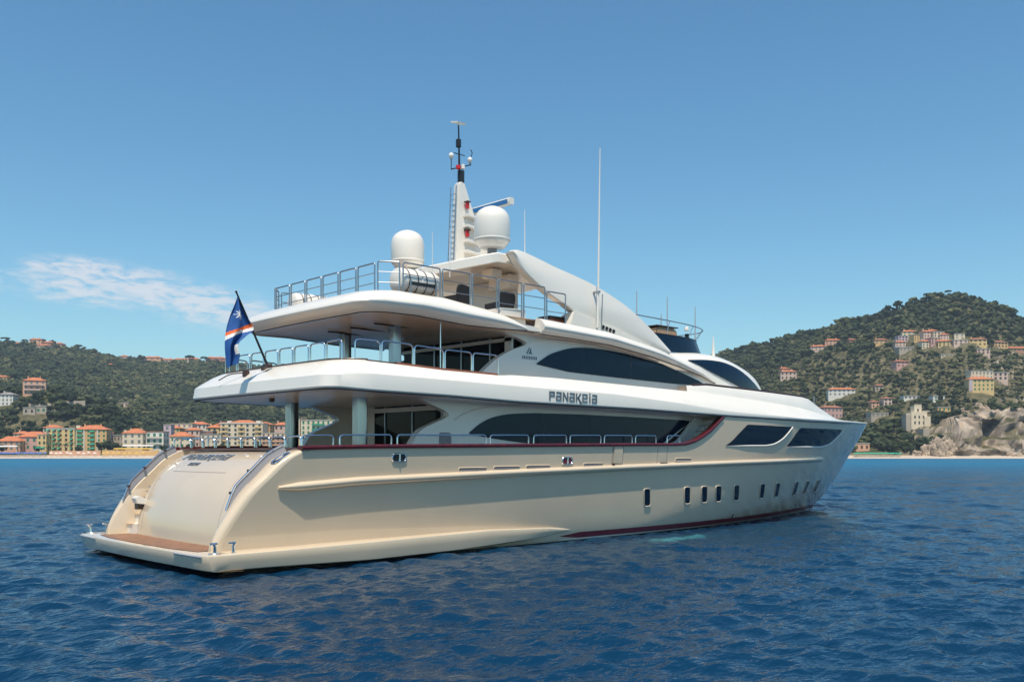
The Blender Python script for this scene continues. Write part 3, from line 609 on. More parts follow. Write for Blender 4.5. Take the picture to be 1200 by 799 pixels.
# ---- upper saloon (second tier)
zs_=ip([(5,7.42),(6.85,7.45),(9.2,7.32),(11.64,7.32),(14,7.28),(16.1,7.21),(18.5,6.98),(20.5,6.72),(22.3,6.44),(23.2,6.22),(24,6.1)])
P2=sm([(9.9,5.55),(10.32,5.95),(10.94,6.4),(11.58,6.71),(12.15,6.90),(12.28,7.0),(12.0,7.12),(11.4,7.26),(11.1,7.34)],5)
top2=[(x,zs_(x)+.06) for x in (12.5,14,16.1,18.5,20.5,22.3,23.2,24)]
for s in (-1,1):
    b=MB().prism(P2+top2+[(26,6.0),(26,5.4),(9.9,5.4)],3.5,3.25,lambda u,v,w:(u,s*w,v)); w2=b.build('upper_side_wall',M['white'],Y,ang=30)
    T=sm([(12.73,6.31),(13.1,6.52),(13.5,6.72),(14.34,6.96),(15.0,7.05),(15.63,7.08)],6)+[(16.6,7.06),(17.64,7.00),(19.82,6.77),(21,6.52),(22.3,6.22),(22.75,6.08)]
    Bt=[(12.73,6.29),(14.34,6.12),(16.93,6.06),(20.77,6.0),(22.75,6.05)]
    sp=[12.73,15.2,17.9,20.7,22.75]
    for a,c in zip(sp[:-1],sp[1:]):
        a2,c2=a+(.006 if a>13 else 0),c-.006
        tt=[(a2,ip(T)(a2))]+[q for q in T if a2<q[0]<c2]+[(c2,ip(T)(c2))]; bb=[(a2,ip(Bt)(a2))]+[q for q in Bt if a2<q[0]<c2]+[(c2,ip(Bt)(c2))]
        col_patch('upper_window',tt,bb,lambda x,z:3.50,M['glass'],w2,.02,n=24,nv=2,side=s)
    MB().tube([(x,s*3.51,z) for x,z in sm([(12.2,6.95),(12.9,7.12),(14.2,7.2),(16,7.17)],8)],.025,n=6).build('wall_moulding',M['soffit'],w2)
    # builder's emblem: small mountain mark over a line of lettering
    lg=MB()
    for q in ((12.25,6.62,12.32,6.62,12.43,6.86,12.38,6.86),(12.36,6.62,12.43,6.62,12.52,6.80,12.45,6.82),(12.47,6.62,12.55,6.62,12.47,6.74,12.44,6.72)): lg.add([(q[i],s*3.508,q[i+1]) for i in (0,2,4,6)],[(0,1,2,3)])
    for k in range(9):
        x=12.05+.083*k; lg.add([(x,s*3.508,6.44),(x+.055,s*3.508,6.44),(x+.06,s*3.508,6.55),(x+.005,s*3.508,6.55)],[(0,1,2,3)])
    lg.build('builder_emblem',M['letter'],w2,smooth=False)
sb=MB().box((12.0,0,6.35),(.12,6.4,2.0)).build('upper_bulkhead',M['doorglass'],Y,smooth=False)
for y in (-2.0,-.4,1.2,2.6): MB().box((11.92,y,6.35),(.06,.07,2.0)).build('door_mullion',M['steel'],sb)
MB().box((11.9,-3.0,6.35),(.1,.35,2.0)).build('door_frame',M['soffit'],sb)
lb=MB().box((11.9,0,7.14),(.1,6.4,.12)).build('door_header',M['soffit'],sb)
MB().tube([(8.4,-3.55,5.7),(8.4,-3.55,7.36)],.018).build('awning_pole',M['chrome'],Y)
# ---- sun deck band
zT=ip([(5,8.12),(8.3,8.11),(9.2,8.02),(10.2,7.9),(10.8,7.78),(11.3,7.6),(11.64,7.42)]); zT2=ip([(12.2,7.86),(12.5,7.86),(16.1,7.68),(18,7.45),(19.5,7.24),(21,6.92),(22.3,6.6),(23.1,6.36),(23.6,6.2)])
y2=ip([(5,4.22),(16,4.22),(19,4.08),(21,3.86),(23.6,3.56)])
def sec2(x,top):
    z0=zs_(x); k=max(.12,min(1,(top-z0)/.7)); y=y2(x)
    return [(x,-(y-d),z) for d,z in ((.6*k+.1,z0+.02),(.34*k,z0-.02),(.30*k,z0),(.05*k,z0+.16*k),(-.02*k,z0+.24*k),(-.02*k,z0+.32*k),(.16*k,top-.16*k),(.36*k,top-.03*k),(.55*k,top))]
S2=[sec2(x,zT(x)) for x in np.linspace(11.64,7.2,24)]
def cs2():
    o=[]; y0=4.22; PR=((.7,.9,7.46,.6),(.34,.42,7.40,.7),(.30,.38,7.42,.7),(.05,.06,7.57,.8),(-.02,0,7.65,.85),(-.02,.02,7.73,.85),(.16,.34,7.98,1.0),(.36,.62,8.10,1.1),(.55,.9,8.13,1.2))
    X0=5.05
    for k in range(1,10):
        a=math.pi/2*k/10; o.append([(X0+dr_+r-r*math.sin(a),-((y0-ds)-r+r*math.cos(a)),z) for ds,dr_,z,r in PR])
    for y in np.linspace(-2.9,0,9): o.append([(X0+dr_-.08*(1-(y/3)**2),y,z) for ds,dr_,z,r in PR])
    return o
S2+=cs2(); F2=S2+[[(x,-y,z) for x,y,z in r] for r in S2[-2::-1]]
sun=MB().grid(F2).add(S2[0],[tuple(range(9))]).add([(x,-y,z) for x,y,z in S2[0]],[tuple(range(9))]).build('sun_deck_band',M['white'],Y,ang=50)
MB().tube([r[1] for r in F2],.02,n=6).build('band_pinstripe',M['dark'],sun)
for s in (-1,1):
    r3=[[(x,s*-y,z) for x,y,z in sec2(x,zT2(x))] for x in np.linspace(12.45,23.5,60)]
    fw=MB().grid(r3).add(r3[0],[tuple(range(9))]).build('brow_fairing',M['white'],Y,ang=50); MB().tube([r[1] for r in r3],.018,n=6).build('band_pinstripe',M['dark'],fw)
    MB().prism([(10.9,7.45),(11.0,8.10),(12.2,8.16),(12.2,7.45)],3.55,2.7,lambda u,v,w:(u,s*w,v)).build('side_locker',M['white'],Y,bev=.03)
    MB().prism([(10.7,7.38),(12.5,7.36),(12.5,7.5),(11.2,7.56)],4.0,3.5,lambda u,v,w:(u,s*w,v)).build('deck_notch',M['white'],Y,smooth=False)
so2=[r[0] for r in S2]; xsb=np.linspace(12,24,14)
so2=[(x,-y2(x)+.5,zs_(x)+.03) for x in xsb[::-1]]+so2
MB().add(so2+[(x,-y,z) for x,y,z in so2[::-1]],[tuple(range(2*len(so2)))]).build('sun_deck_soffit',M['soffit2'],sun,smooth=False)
fl2=[(x,-y2(x)+.45,min(8.0,zT2(x)-.02)) for x in np.linspace(20,12,9)]+[r[-1] for r in S2 if r[-1][0]<10.5]
MB().add([(x,y,7.80) for x,y,z in fl2 if x<15]+[(x,-y,7.80) for x,y,z in fl2[::-1] if x<15],[tuple(range(2*len([q for q in fl2 if q[0]<15])))]).build('sun_deck',M['teak'],sun,smooth=False)
for k in range(3):
    MB().tube([(7.2,1.2-1.4*k,7.395),(9.2,1.2-1.4*k,7.395)],.03,n=6).build('soffit_strip',M['dark'],sun)
# ---- pilothouse with its curved brow
PR_=sm([(18,7.42),(19.8,7.48),(21.3,7.52),(22.6,7.62),(24,7.69),(25.5,7.64),(27,7.36),(28.3,6.98),(29.5,6.36),(30.4,5.95)],5)
zpr=ip(PR_)
def wph(x): t=max(0,(x-24.5)/6.9); return 2.95*(1-min(t,1)**2.3)**.5 if t<1 else 0
def secph(x,n=22):
    w=wph(x); h=zpr(x)-5.7; rows=[]
    for q in range(n+1):
        a=math.pi*q/n; c_,s_=math.cos(a),math.sin(a); rows.append((x,-w*np.sign(c_)*abs(c_)**.38,5.7+h*abs(s_)**.38))
    return rows
def yph(x,z):
    w=wph(x); h=zpr(x)-5.7; t=min(max((z-5.7)/h,0),1); c_=(1-t**(2/.38)) if t<1 else 0
    # invert the super-ellipse: |y/w|^(2/.38)+|z/h|^(2/.38)=1
    return w*max(c_,0)**(.38/2)
ph=MB().grid([secph(x) for x in np.concatenate([np.linspace(18,24.5,20),np.linspace(24.8,30.38,40)])]).build('pilothouse',M['white'],Y,ang=55)
WT=sm([(22.5,7.16),(23.6,7.24),(24.4,7.26),(25.24,7.22),(26.1,7.06),(26.9,6.82),(27.9,6.44),(28.9,6.05)],5)
WB=[(22.5,7.14),(23.3,6.94),(24.15,6.68),(25.2,6.42),(26.3,6.16),(27.3,6.02),(28.9,6.0)]
for s in (-1,1):
    sp=[22.5,24.6,26.9,28.9]
    for a,c in zip(sp[:-1],sp[1:]):
        a2,c2=a,c-.008
        tt=[(a2,ip(WT)(a2))]+[q for q in WT if a2<q[0]<c2]+[(c2,ip(WT)(c2))]; bb=[(a2,ip(WB)(a2))]+[q for q in WB if a2<q[0]<c2]+[(c2,ip(WB)(c2))]
        col_patch('pilothouse_window',tt,bb,yph,M['glass'],ph,.03,n=22,nv=8,side=s)
# flybridge screen
def ush(n=40):
    o=[]
    for q in range(n+1):
        a=-math.pi/2+math.pi*q/n; c_,s_=math.cos(a),math.sin(a); o.append((21.2+4.5*abs(c_)**.75,2.35*np.sign(s_)*abs(s_)**.6))
    return o
U=[(19.3,-2.35)]+ush()+[(19.3,2.35)]
fs=MB().grid([[(x,y,7.5),(x-.02,y,7.66),(x-.28*(x-19.3)/5.3,y*.97,8.22)] for x,y in U]).build('flybridge_screen',M['glass'],Y)
MB().tube([(x-.28*(x-19.3)/5.3,y*.97,8.23) for x,y in U],.02,n=6).build('screen_rim',M['black'],fs)
rl=MB().tube([(x+.15*(x-19.3)/5.3,y*.98,8.88-.02*(x-19)) for x,y in U],.022,n=6)
for k in range(2,len(U)-1,5): x,y=U[k]; rl.tube([(x-.2*(x-19.3)/5.3,y*.97,8.3),(x+.15*(x-19.3)/5.3,y*.98,8.88-.02*(x-19))],.016,n=6)
rl.build('flybridge_rail',M['steel'],Y)
MB().prism([(-.7,0),(-.7,.52),(-.4,.60),(.6,.56),(.75,.45),(.75,0)],-.8,.8,lambda u,v,w:(22.4+u,w-1.0,8.05+v)).build('console_cover',M['tan'],Y,bev=.05)
MB().box((22.4,-1,8.67),(1.5,1.7,.04)).build('console_top',M['dark'],Y)
for x,z0,z1,y in ((20.33,8.6,9.98,-1.8),(22.41,8.1,9.95,-1.8),(22.11,8.4,9.2,-1.7),(24.44,7.9,9.75,-1.8)): MB().tube([(x,y,z0),(x,y,z1)],[.03,.018],n=6).build('whip_antenna',M['grey'],Y)
MB().tube([(25.84,-1.8,7.6),(25.84,-1.8,8.0),(25.84,-1.8,8.55)],[.09,.06,.02],n=8).build('whip_antenna',M['white'],Y)
sl_=MB().tube([(23.7,-1.9,8.2),(23.7,-1.9,8.45)],.10).build('search_light',M['black'],Y); MB().lathe([(.0,.16),(.08,.12),(.11,.02),(.10,-.04),(0,-.06)],(23.6,-1.95,8.62),14).build('light_glass',M['white'],sl_)
# ---- radar arch: two swept sails carrying the hardtop
SO=sm([(11.93,10.20),(12.2,10.28),(13.0,10.14),(13.95,9.92),(15.1,9.70),(16.26,9.43),(17.76,8.91),(19.21,8.18),(20.56,7.36)],8)
SI=sm([(11.97,10.14),(12.40,9.60),(13.47,8.96),(14.44,8.58),(15.08,8.32),(15.9,8.18),(17.05,7.98),(18.49,7.64),(20.5,7.2)],8)
for s in (-1,1):
    n=len(SO); rows=[]
    for (xo,zo),(xi,zi) in zip(SO,SI):
        lean=lambda z:3.38-.10*max(0,(z-8.6))-(.06*max(0,z-9.6))
        p=[]
        for t in np.linspace(0,1,9):
            x=xo+(xi-xo)*t; z=zo+(zi-zo)*t; p.append((x,s*(lean(z)+.035*math.sin(math.pi*t)),z))
        ex,ez=xi,zi
        p+= [(ex-.02,s*(lean(ez)-.03),ez-.03),(ex+.03,s*(lean(ez)-.40),ez+.02),(ex+.08,s*(lean(ez)-.42),ez+.07)]
        q=[(xo+(xi-xo)*t,s*(lean(zo+(zi-zo)*t)-.42),zo+(zi-zo)*t) for t in np.linspace(.9,.02,5)]
        rows.append(p+q+[(xo-.02,s*(lean(zo)-.22),zo+.02)])
    b=MB().grid(rows,closev=True); b.add(rows[0],[tuple(range(len(rows[0])))]); b.add(rows[-1],[tuple(range(len(rows[0])))])
    sail=b.build('arch_sail',M['white'],Y,ang=28)
    MB().prism([(14.5,7.7),(14.75,8.36),(15.08,8.30),(15.9,8.14),(17.05,7.94),(18.49,7.6),(20.3,7.2),(20.3,6.9),(17,7.4)],3.44,3.1,lambda u,v,w:(u,s*w,v)).build('arch_base',M['white'],sail,ang=20)
    for k in range(4): MB().lathe([(.0,.0),(.062,.0),(.075,.02),(.085,0)],(0,0,0),14).build('vent_port',M['black'],sail).matrix_local=Matrix.Translation((16.35+.2*k,s*3.45,7.93-.035*k))@Matrix.Rotation(rad(90),4,'X')
hp=[(10.35,0),(10.9,1.5),(11.45,2.58),(11.7,2.66),(12.6,2.66),(14.0,2.66),(15.0,2.5),(15.3,0)]; hp=hp+[(x,-y) for x,y in hp[-2:0:-1]]
zh=lambda x,y:9.86+.36*min(1,max(0,(x-10.3)/1.5))-.06*max(0,x-12.2)-.02*max(0,x-12.2)**2+.0*y
b=MB(); k=len(hp); c_=(12.6,0)
ring=lambda f,dz:[(c_[0]+(x-c_[0])*f,y*f,zh(c_[0]+(x-c_[0])*f,y*f)+dz) for x,y in hp]
b.grid([ring(.02,.08),ring(.5,.07),ring(.985,.02),ring(1,-.015),ring(1,-.31),ring(.985,-.34),ring(.9,-.35),ring(.5,-.30),ring(.02,-.26)],closev=True); ht=b.build('hardtop',M['white'],Y,ang=28)
MB().box((12.35,-1.6,9.66),(.5,.6,.34)).build('hardtop_speaker',M['soffit'],ht,bev=.04); MB().box((13.2,-1.3,9.5),(.5,1.2,.5)).build('hardtop_locker',M['soffit'],ht,bev=.05)
MB().box((13.9,0,8.9),(.35,2.4,1.8)).build('hardtop_support',M['white'],ht,bev=.05)
# ---- mast
ms=MB().prism([(11.85,10.1),(11.98,13.2),(12.12,13.32),(12.30,13.28),(12.75,12.2),(13.15,11.2),(13.75,10.5),(13.9,10.1)],-.16,.16,lambda u,v,w:(u,w*(1.15-.25*(v-10)/3),v)).build('mast',M['white'],Y,bev=.03)
for z in (10.65,11.05,11.6,12.0): MB().prism([(12.2,z),(12.8,z-.05),(12.85,z+.03),(12.2,z+.10)],-.42,-.12,lambda u,v,w:(u,w,v)).build('mast_bracket',M['white'],ms)
for z in (11.25,12.3):
    for s in (-1,1): 
        l=MB().tube([(12.3,s*.28,z),(12.3,s*.28,z+.22)],.075).build('navigation_light',M['red'],ms); MB().box((12.3,s*.28,z+.25),(.16,.2,.05)).build('lamp_cap',M['dark'],l)
ld=MB()
for dy in (-.16,.16): ld.tube([(11.72,dy,10.1),(11.86,dy,13.1)],.022,n=6)
for k in range(14): z=10.2+.2*k; ld.tube([(11.72+.0467*(z-10.1),-.16,z),(11.72+.0467*(z-10.1),.16,z)],.014,n=5)
ld.build('mast_ladder',M['steel'],ms)
pl=MB().tube([(12.15,0,13.2),(12.13,0,14.4),(12.1,0,15.45)],[.05,.035,.025]).tube([(11.75,.0,13.72),(12.7,0,14.08)],.022).tube([(11.9,0,14.36),(12.4,0,14.36)],.018)
pl.tube([(11.75,0,13.7),(11.75,0,14.2)],.015).tube([(12.68,0,14.05),(12.68,0,14.3),(12.78,0,14.55),(12.70,0,14.66)],.016); pole=pl.build('mast_pole',M['black'],ms)
MB().box((12.1,0,15.52),(.42,.42,.05),rot=Matrix.Rotation(rad(14),3,'X')).build('antenna_plate',M['soffit'],pole)
for x,z in ((11.75,14.22),(12.66,14.25)): MB().lathe([(.04,-.12),(.10,-.02),(.10,.03),(.05,.1),(0,.12)],(x,0,z),14).build('gps_antenna',M['white'],pole)
MB().tube([(12.1,0,14.62),(12.1,0,14.9)],.1).build('mast_lamp',M['black'],pole)
MB().tube([(12.22,0,13.3),(12.22,0,13.75)],.13).build('mast_lamp',M['black'],pole); MB().lathe([(.0,.1),(.09,.06),(.1,-.06),(0,-.1)],(12.05,-.05,13.85),12).build('mast_lamp',M['red'],pole)
MB().lathe([(.0,.1),(.07,.06),(.08,-.1),(0,-.12)],(12.28,-.05,13.92),12).build('mast_lamp',M['white'],pole)
rp=MB().tube([(13.45,-.35,10.0),(13.4,-.4,12.3)],.12).box((13.4,-.42,12.35),(.4,.5,.2)).build('radar_pedestal',M['white'],Y)
MB().prism(rrect(0,0,.24,.26,.5),-1.08,1.08,lambda u,v,w:(13.4+u,-.45+w,12.55+v)).build('radar_scanner',M['white'],rp); MB().box((13.27,-.42,12.53),(.02,2.0,.17)).build('scanner_face',M['bluep'],rp)
DOME=[(0,.78),(.16,.765),(.34,.70),(.50,.59),(.60,.44),(.645,.26),(.65,.05),(.645,-.42),(.62,-.50),(.615,-.52),(.60,-.54),(.45,-.72),(.20,-.76),(0,-.76)]
def dome(x,y,z):
    d=MB().lathe(DOME,(x,y,z),40).build('satellite_dome',M['white'],Y,ang=30); MB().lathe([(.655,-.40),(.66,-.43),(.655,-.46)],(x,y,z),40).build('dome_seam',M['soffit'],d)
    MB().tube([(x,y,z-.72),(x,y,z-1.0)],.17).build('dome_pedestal',M['vent'],d)
dome(12.05,-1.95,11.24); dome(11.45,2.3,11.02)
for x,y,z0,z1,r in ((9.29,-2,9.0,10.65,.012),(10.05,-2,9.2,10.85,.012),(13.43,-2.2,10.0,12.1,.016),(12.6,1.0,10.2,12.6,.012)): MB().tube([(x,y,z0),(x,y,z1)],[r*1.4,r*.7],n=6).build('whip_antenna',M['white'],Y)
w=MB().tube([(15.9,-3.56,7.86),(15.93,-3.58,9.6),(16.02,-3.58,14.6)],[.045,.04,.018],n=8).build('long_whip_antenna',M['white'],Y)
MB().box((15.92,-3.5,9.2),(.1,.3,.07)).build('antenna_bracket',M['steel'],w); MB().tube([(16.2,-3.5,7.9),(16.18,-3.56,9.15)],.02).build('antenna_bracket',M['steel'],w)
# ---- railings
def hoop(name,p0,p1,h,par,bars=0,r=.024,rc=.1,matl=None):
    p0=Vector(p0);p1=Vector(p1); u=(p1-p0).normalized(); up=Vector((0,0,1)); b=MB()
    pts=[p0,p0+up*(h-rc)]+[p0+up*(h-rc+rc*math.sin(a))+u*(rc-rc*math.cos(a)) for a in (.5,1.0)]+[p0+up*h+u*rc,p1+up*h-u*rc]+[p1+up*(h-rc+rc*math.cos(a))-u*(rc-rc*math.sin(a)) for a in (.5,1.0)]+[p1+up*(h-rc),p1]
    b.tube(pts,r)
    for k in range(bars): q=up*(h*(k+1)/(bars+1)); b.tube([p0+q,p1+q],r*.6,n=6)
    return b.build(name,matl or M['chrome'],par)
R1_=[(2.95,4.04),(4.16,6.04),(6.16,9.78),(9.86,11.7),(11.84,13.55),(13.64,15.36),(15.46,17.14),(17.24,18.58),(19.18,20.1)]
for s in (-1,1):
    for a,c in R1_: hoop('bulwark_rail',(a+.05,s*(yh(a,3.3)-.08),ztop(a)+.08),(c-.05,s*(yh(c,3.3)-.08),ztop(c)+.08),.30,Y)
ys=np.linspace(-4.0,4.0,10)
for a,c in zip(ys[:-1],ys[1:]): hoop('stern_rail',(3.12,a+.06,3.34),(3.12,c-.06,3.34),.30,Y)
def path_rail(name,P,spans,h,bars,rc=.1):
    P=[Vector(p) for p in P]; L=[0]
    for a,b in zip(P[:-1],P[1:]): L.append(L[-1]+(b-a).length)
    def at(s):
        k=min(max(int(np.searchsorted(L,s))-1,0),len(P)-2); t=(s-L[k])/max(L[k+1]-L[k],1e-6); return P[k].lerp(P[k+1],t)
    for a,c in spans: hoop(name,at(a),at(c),h,Y,bars,rc=rc)
    return L[-1]
# upper deck
for s in (-1,1):
    for a,c in ((4.9,5.66),(5.75,6.86),(6.95,8.04),(8.14,9.2),(9.3,10.35)): 
        hoop('upper_deck_rail',(a,s*(yband(a)-.40 if a>5.3 else 3.95),zt(a)+.03),(c,s*(yband(c)-.36),zt(c)+.03),.62 if a>5 else .58,Y,rc=.12)
ys=np.linspace(-3.75,3.75,9)
for a,c in zip(ys[:-1],ys[1:]): hoop('upper_deck_rail',(4.62,a+.06,5.9),(4.62,c-.06,5.9),.58,Y,rc=.12)
# sun deck
for s in (-1,1):
    xs=[6.75,8.3,9.55,10.72,11.88,13.0,14.05]
    for a,c in zip(xs[:-1],xs[1:]): hoop('sun_deck_rail',(a+.05,s*3.72,7.98 if a<10 else 7.82),(c-.05,s*3.72,7.98 if a<10 else 7.82),1.04 if a<10 else 1.18 if c<13.5 else 1.05,Y,2,rc=.06,matl=M['steel'])
    hoop('sun_deck_rail',(6.24,s*3.18,8.1),(6.68,s*3.70,8.06),.96,Y,2,rc=.06,matl=M['steel'])
ys=np.linspace(-3.1,3.1,7)
for a,c in zip(ys[:-1],ys[1:]): hoop('sun_deck_rail',(6.22,a+.06,8.1),(6.22,c-.06,8.1),.92,Y,2,rc=.06,matl=M['steel'])
# ---- ship's name in raised square letters (strokes on a 1 x 1 cell)
T_=.2
GL={'P':[(0,0,T_,1),(T_,.8,.8,1),(.6,.42,.8,.8),(T_,.42,.6,.6)],
 'a':[(.05,.8,.8,1),(.6,0,.8,.8),(0,.42,.6,.58),(0,.16,T_,.42),(0,0,.6,.16)],
 'N':[(0,0,T_,1),(.62,0,.82,1),[(.2,1),(.2,.68),(.62,0),(.62,.32)]],
 'K':[(0,0,T_,1),[(.2,.42),(.58,1),(.82,1),(.4,.40)],[(.25,.5),(.42,.56),(.98,-.22),(.7,-.22)]],
 'e':[(0,0,T_,1),(T_,.82,.8,1),(.6,.5,.8,.82),(T_,.42,.8,.56),(T_,0,.8,.16)],
 'i':[(.08,0,.28,.78),(.08,.9,.28,1.12)],
 'B':[(0,0,T_,1),(T_,.82,.7,1),(T_,.42,.7,.58),(T_,0,.7,.16),(.6,.55,.8,.85),(.6,.12,.8,.46)],'I':[(.08,0,.28,1)],}
def lettering(name,word,fn,w,h,gap,matl,par,adv=None):
    b=MB(); u=0
    for ch in word:
        for st in GL[ch]:
            q=[(st[0],st[1]),(st[2],st[1]),(st[2],st[3]),(st[0],st[3])] if isinstance(st,tuple) else st
            b.prism([(u+a*w,c*h) for a,c in q],0,1,fn)
        u+=(w*.40 if ch in 'iI' else w*.86)+gap
    return b.build(name,matl,par,smooth=False,weld=0)
lettering('name_lettering','PaNaKeia',lambda u,v,w:(12.35+u,-(yband(12.35+u)+.03+.012*w),4.985+v-.012*u),.345,.30,.035,M['letter'],band)
lettering('stern_name','PaNaKeia',lambda u,v,w:panp(2.35-u,2.955+v,.006+.012*w),.44,.15,.05,M['letter'],tp)
lettering('port_of_registry','BIKINI',lambda u,v,w:panp(1.28-u,2.78+v,.006+.01*w),.16,.085,.03,M['letter'],tp)
# ================= things carried on the yacht
def staff_flag():
    t=thing('ensign_flag','blue ensign with orange and white stripes drooping from a raked black stern staff','flag',(4.05,-.3,5.9))
    a=Vector((.05,0,-.05)); e=Vector((-1.04,0,2.2)); MB().tube([a,e],[.04,.026]).lathe([(.0,.05),(.045,0),(0,-.05)],e,10).build('flag_staff',M['black'],t)
    MB().box((.02,0,.0),(.2,.24,.12)).build('staff_socket',M['dark'],t)
    flagmat=bpy.data.materials.new('ensign_cloth'); flagmat.use_nodes=True
    blue=mat('flag_blue',(.008,.075,.27),.75); wh=mat('flag_white',(.75,.74,.72),.75); org=mat('flag_orange',(.75,.13,.02),.75)
    # cloth hanging in folds: hoist along the staff, fly end drooping below it
    Lf=[(-1.0,2.06),(-1.10,1.75),(-1.20,1.45),(-1.30,1.10),(-1.36,.75),(-1.38,.4),(-1.37,.05),(-1.36,-.14)]
    Rt=[(-.97,2.05),(-.82,1.74),(-.66,1.42),(-.50,1.10),(-.78,.84),(-1.0,.6),(-.94,.25),(-.98,.02)]
    Lf,Rt=sm(Lf,16),sm(Rt,16); n=len(Lf); rows=[]; 
    for i in range(n):
        r=[]
        for j in range(43):
            q=j/42; x=Lf[i][0]+(Rt[i][0]-Lf[i][0])*q; z=Lf[i][1]+(Rt[i][1]-Lf[i][1])*q
            r.append((x,.11*math.sin(q*9+i*.032)*min(1,i/26)*(1-.2*q),z))
        rows.append(r)
    b=MB().grid(rows); b.m=[]
    for i in range(n-1):
        for j in range(42):
            s_=i/(n-1); q=j/42; k=s_+(q-.5)*.15
            dx_,dz_=(q-.45)*.45,(s_-.25)*1.9; star=math.hypot(dx_,dz_)<.055+.075*abs(math.cos(4*math.atan2(dz_,dx_)))**6
            b.m.append(2 if .415<k<.462 else 1 if (.462<=k<.515 or star or (q>.72 and .70<s_<.82)) else 0)
    cl=b.build('flag_cloth',[blue,wh,org],t,ang=0,fixn=True); 
    return t
staff_flag()
def stern_light():
    l=MB().box((3.95,.9,5.72),(.16,.2,.2)).build('stern_light_box',M['dark'],Y,bev=.01); MB().tube(sm([(3.95,1.0,5.76),(3.7,1.5,5.72),(3.55,2.0,5.55)],5),.018).build('fuel_hose',M['dark'],l)
    MB().box((4.2,.15,5.86),(.16,.16,.2)).build('stern_light_box',M['dark'],Y,bev=.01)
stern_light()
MB().lathe([(0,-.1),(.08,-.07),(.09,.05),(.09,.1)],(4.6,.4,4.9),14).build('deck_camera',M['dark'],Y)
def raft(y,label):
    t=thing('life_raft',label,'life raft',(7.65,y,7.95)); r=.40
    MB().lathe([(0,-.80),(.25,-.79),(.36,-.74),(r,-.62),(r,-.03),(r+.02,-.02),(r+.02,.02),(r,.03),(r,.62),(.36,.74),(.25,.79),(0,.80)],(0,0,.62),28,axis='x').build('canister',M['white'],t,ang=30)
    b=MB()
    for dx in (-.5,-.17,.17,.5): b.lathe([(r+.008,dx-.02),(r+.014,dx),(r+.008,dx+.02)],(0,0,.62),28,axis='x')
    b.build('canister_strap',M['dark'],t)
    MB().box((0,-r-.005,.5),(1.0,.02,.11)).build('label_strip',M['black'],t)
    for dx in (-.5,.5): MB().box((dx,0,.11),(.08,.9,.22)).tube([(dx,-.42,.12),(dx,-.45,.6)],.025).tube([(dx,.42,.12),(dx,.45,.6)],.025).build('cradle',M['steel'],t)
raft(-3.2,'white life raft canister below the satellite dome on the starboard sun deck corner'); raft(3.15,'white life raft canister behind the rail on the far corner of the sun deck')
def chair(x,y,rz,label):
    t=thing('deck_chair',label,'chair',(x,y,7.805),rz,'black woven chairs on the sun deck')
    MB().prism(rrect(0,0,.75,.75,.5),.34,.46,lambda u,v,w:(u,v,w)).build('seat',M['black_weave'],t,ang=40)
    o=sm([(-.36,.40),(-.44,.75),(-.40,.98),(-.2,1.04),(.2,1.04),(.40,.98),(.44,.75),(.36,.40)],5)
    MB().prism(o,.30,.36,lambda u,v,w:(w+.12*(v-.4),u,v)).build('backrest',M['black_weave'],t,ang=40)
    for s in (-1,1): MB().prism([(-.3,.44),(-.3,.62),(.36,.68),(.36,.44)],s*.36,s*.42,lambda u,v,w:(u,w,v)).build('armrest',M['black_weave'],t)
    for sx in (-1,1):
        for sy in (-1,1): MB().tube([(sx*.32,sy*.32,.36),(sx*.35,sy*.35,0)],.025).build('leg',M['black'],t)
chair(9.95,-2.35,rad(-70),'black woven chair beside the starboard life raft on the sun deck')
chair(12.0,-2.35,rad(-80),'black woven chair further forward under the hardtop edge')
def sunbed(x,y,label):
    t=thing('sun_lounger',label,'sun lounger',(x,y,7.805),0)
    MB().box((0,0,.25),(1.6,.7,.1)).build('frame',M['teakrail'],t,bev=.02); MB().prism([(-.8,.3),(-.8,.42),(.2,.42),(.75,.72),(.8,.62),(.25,.3)],-.33,.33,lambda u,v,w:(u,w,v)).build('cushion',M['dark'],t,bev=.02)
    for sx in (-1,1): MB().box((sx*.7,0,.1),(.08,.6,.2)).build('leg',M['teakrail'],t)
sunbed(14.9,-2.5,'dark brown sun lounger tucked under the foot of the arch sail')
# ================= TREES (far woods: one mass) and buildings
PAL=dict(pink=(.64,.46,.37),salmon=(.64,.36,.23),cream=(.68,.56,.40),yellow=(.68,.48,.22),ochre=(.64,.40,.18),white=(.70,.65,.57),stone=(.42,.35,.27),lilac=(.52,.42,.44),red=(.48,.22,.15),rose=(.58,.34,.29))
WM={k:mat('wall_'+k,c,.85,var=.08,vscale=.25,spec=.2) for k,c in PAL.items()}
RM=dict(tile=mat('roof_tiles',(.46,.16,.075),.8,var=.2,vscale=.7,spec=.2),brown=mat('roof_brown',(.30,.13,.08),.8,var=.2,vscale=.7,spec=.2),flat=mat('roof_flat',(.42,.38,.33),.85,var=.1,vscale=.4,spec=.2),grey=mat('roof_grey',(.24,.22,.21),.8,var=.1,spec=.2))
WIN=mat('window_dark',(.035,.035,.04),.2); SHG=mat('shutter_green',(.02,.16,.085),.6); AWG=mat('awning_green',(.015,.27,.16),.7); AWY=mat('awning_yellow',(.62,.38,.06),.7); AWB=mat('parasol_blue',(.06,.12,.36),.7); SHB=mat('shutter_brown',(.09,.05,.03),.6); SHC=mat('shutter_grey',(.16,.17,.17),.6); TRIM=mat('trim_pale',(.6,.55,.46),.7); WOODM=mat('bark',(.10,.075,.05),.9)
CLEAR=[]   # places kept free of woodland: px, d, half width (m), depth towards the sea
def winmesh(w,h,m,name='window'):
    b=MB().box((0,-.03,0),(w,.08,h)); o=b.build(name,m,None,smooth=False); COL.objects.unlink(o); return o
WMESH={}
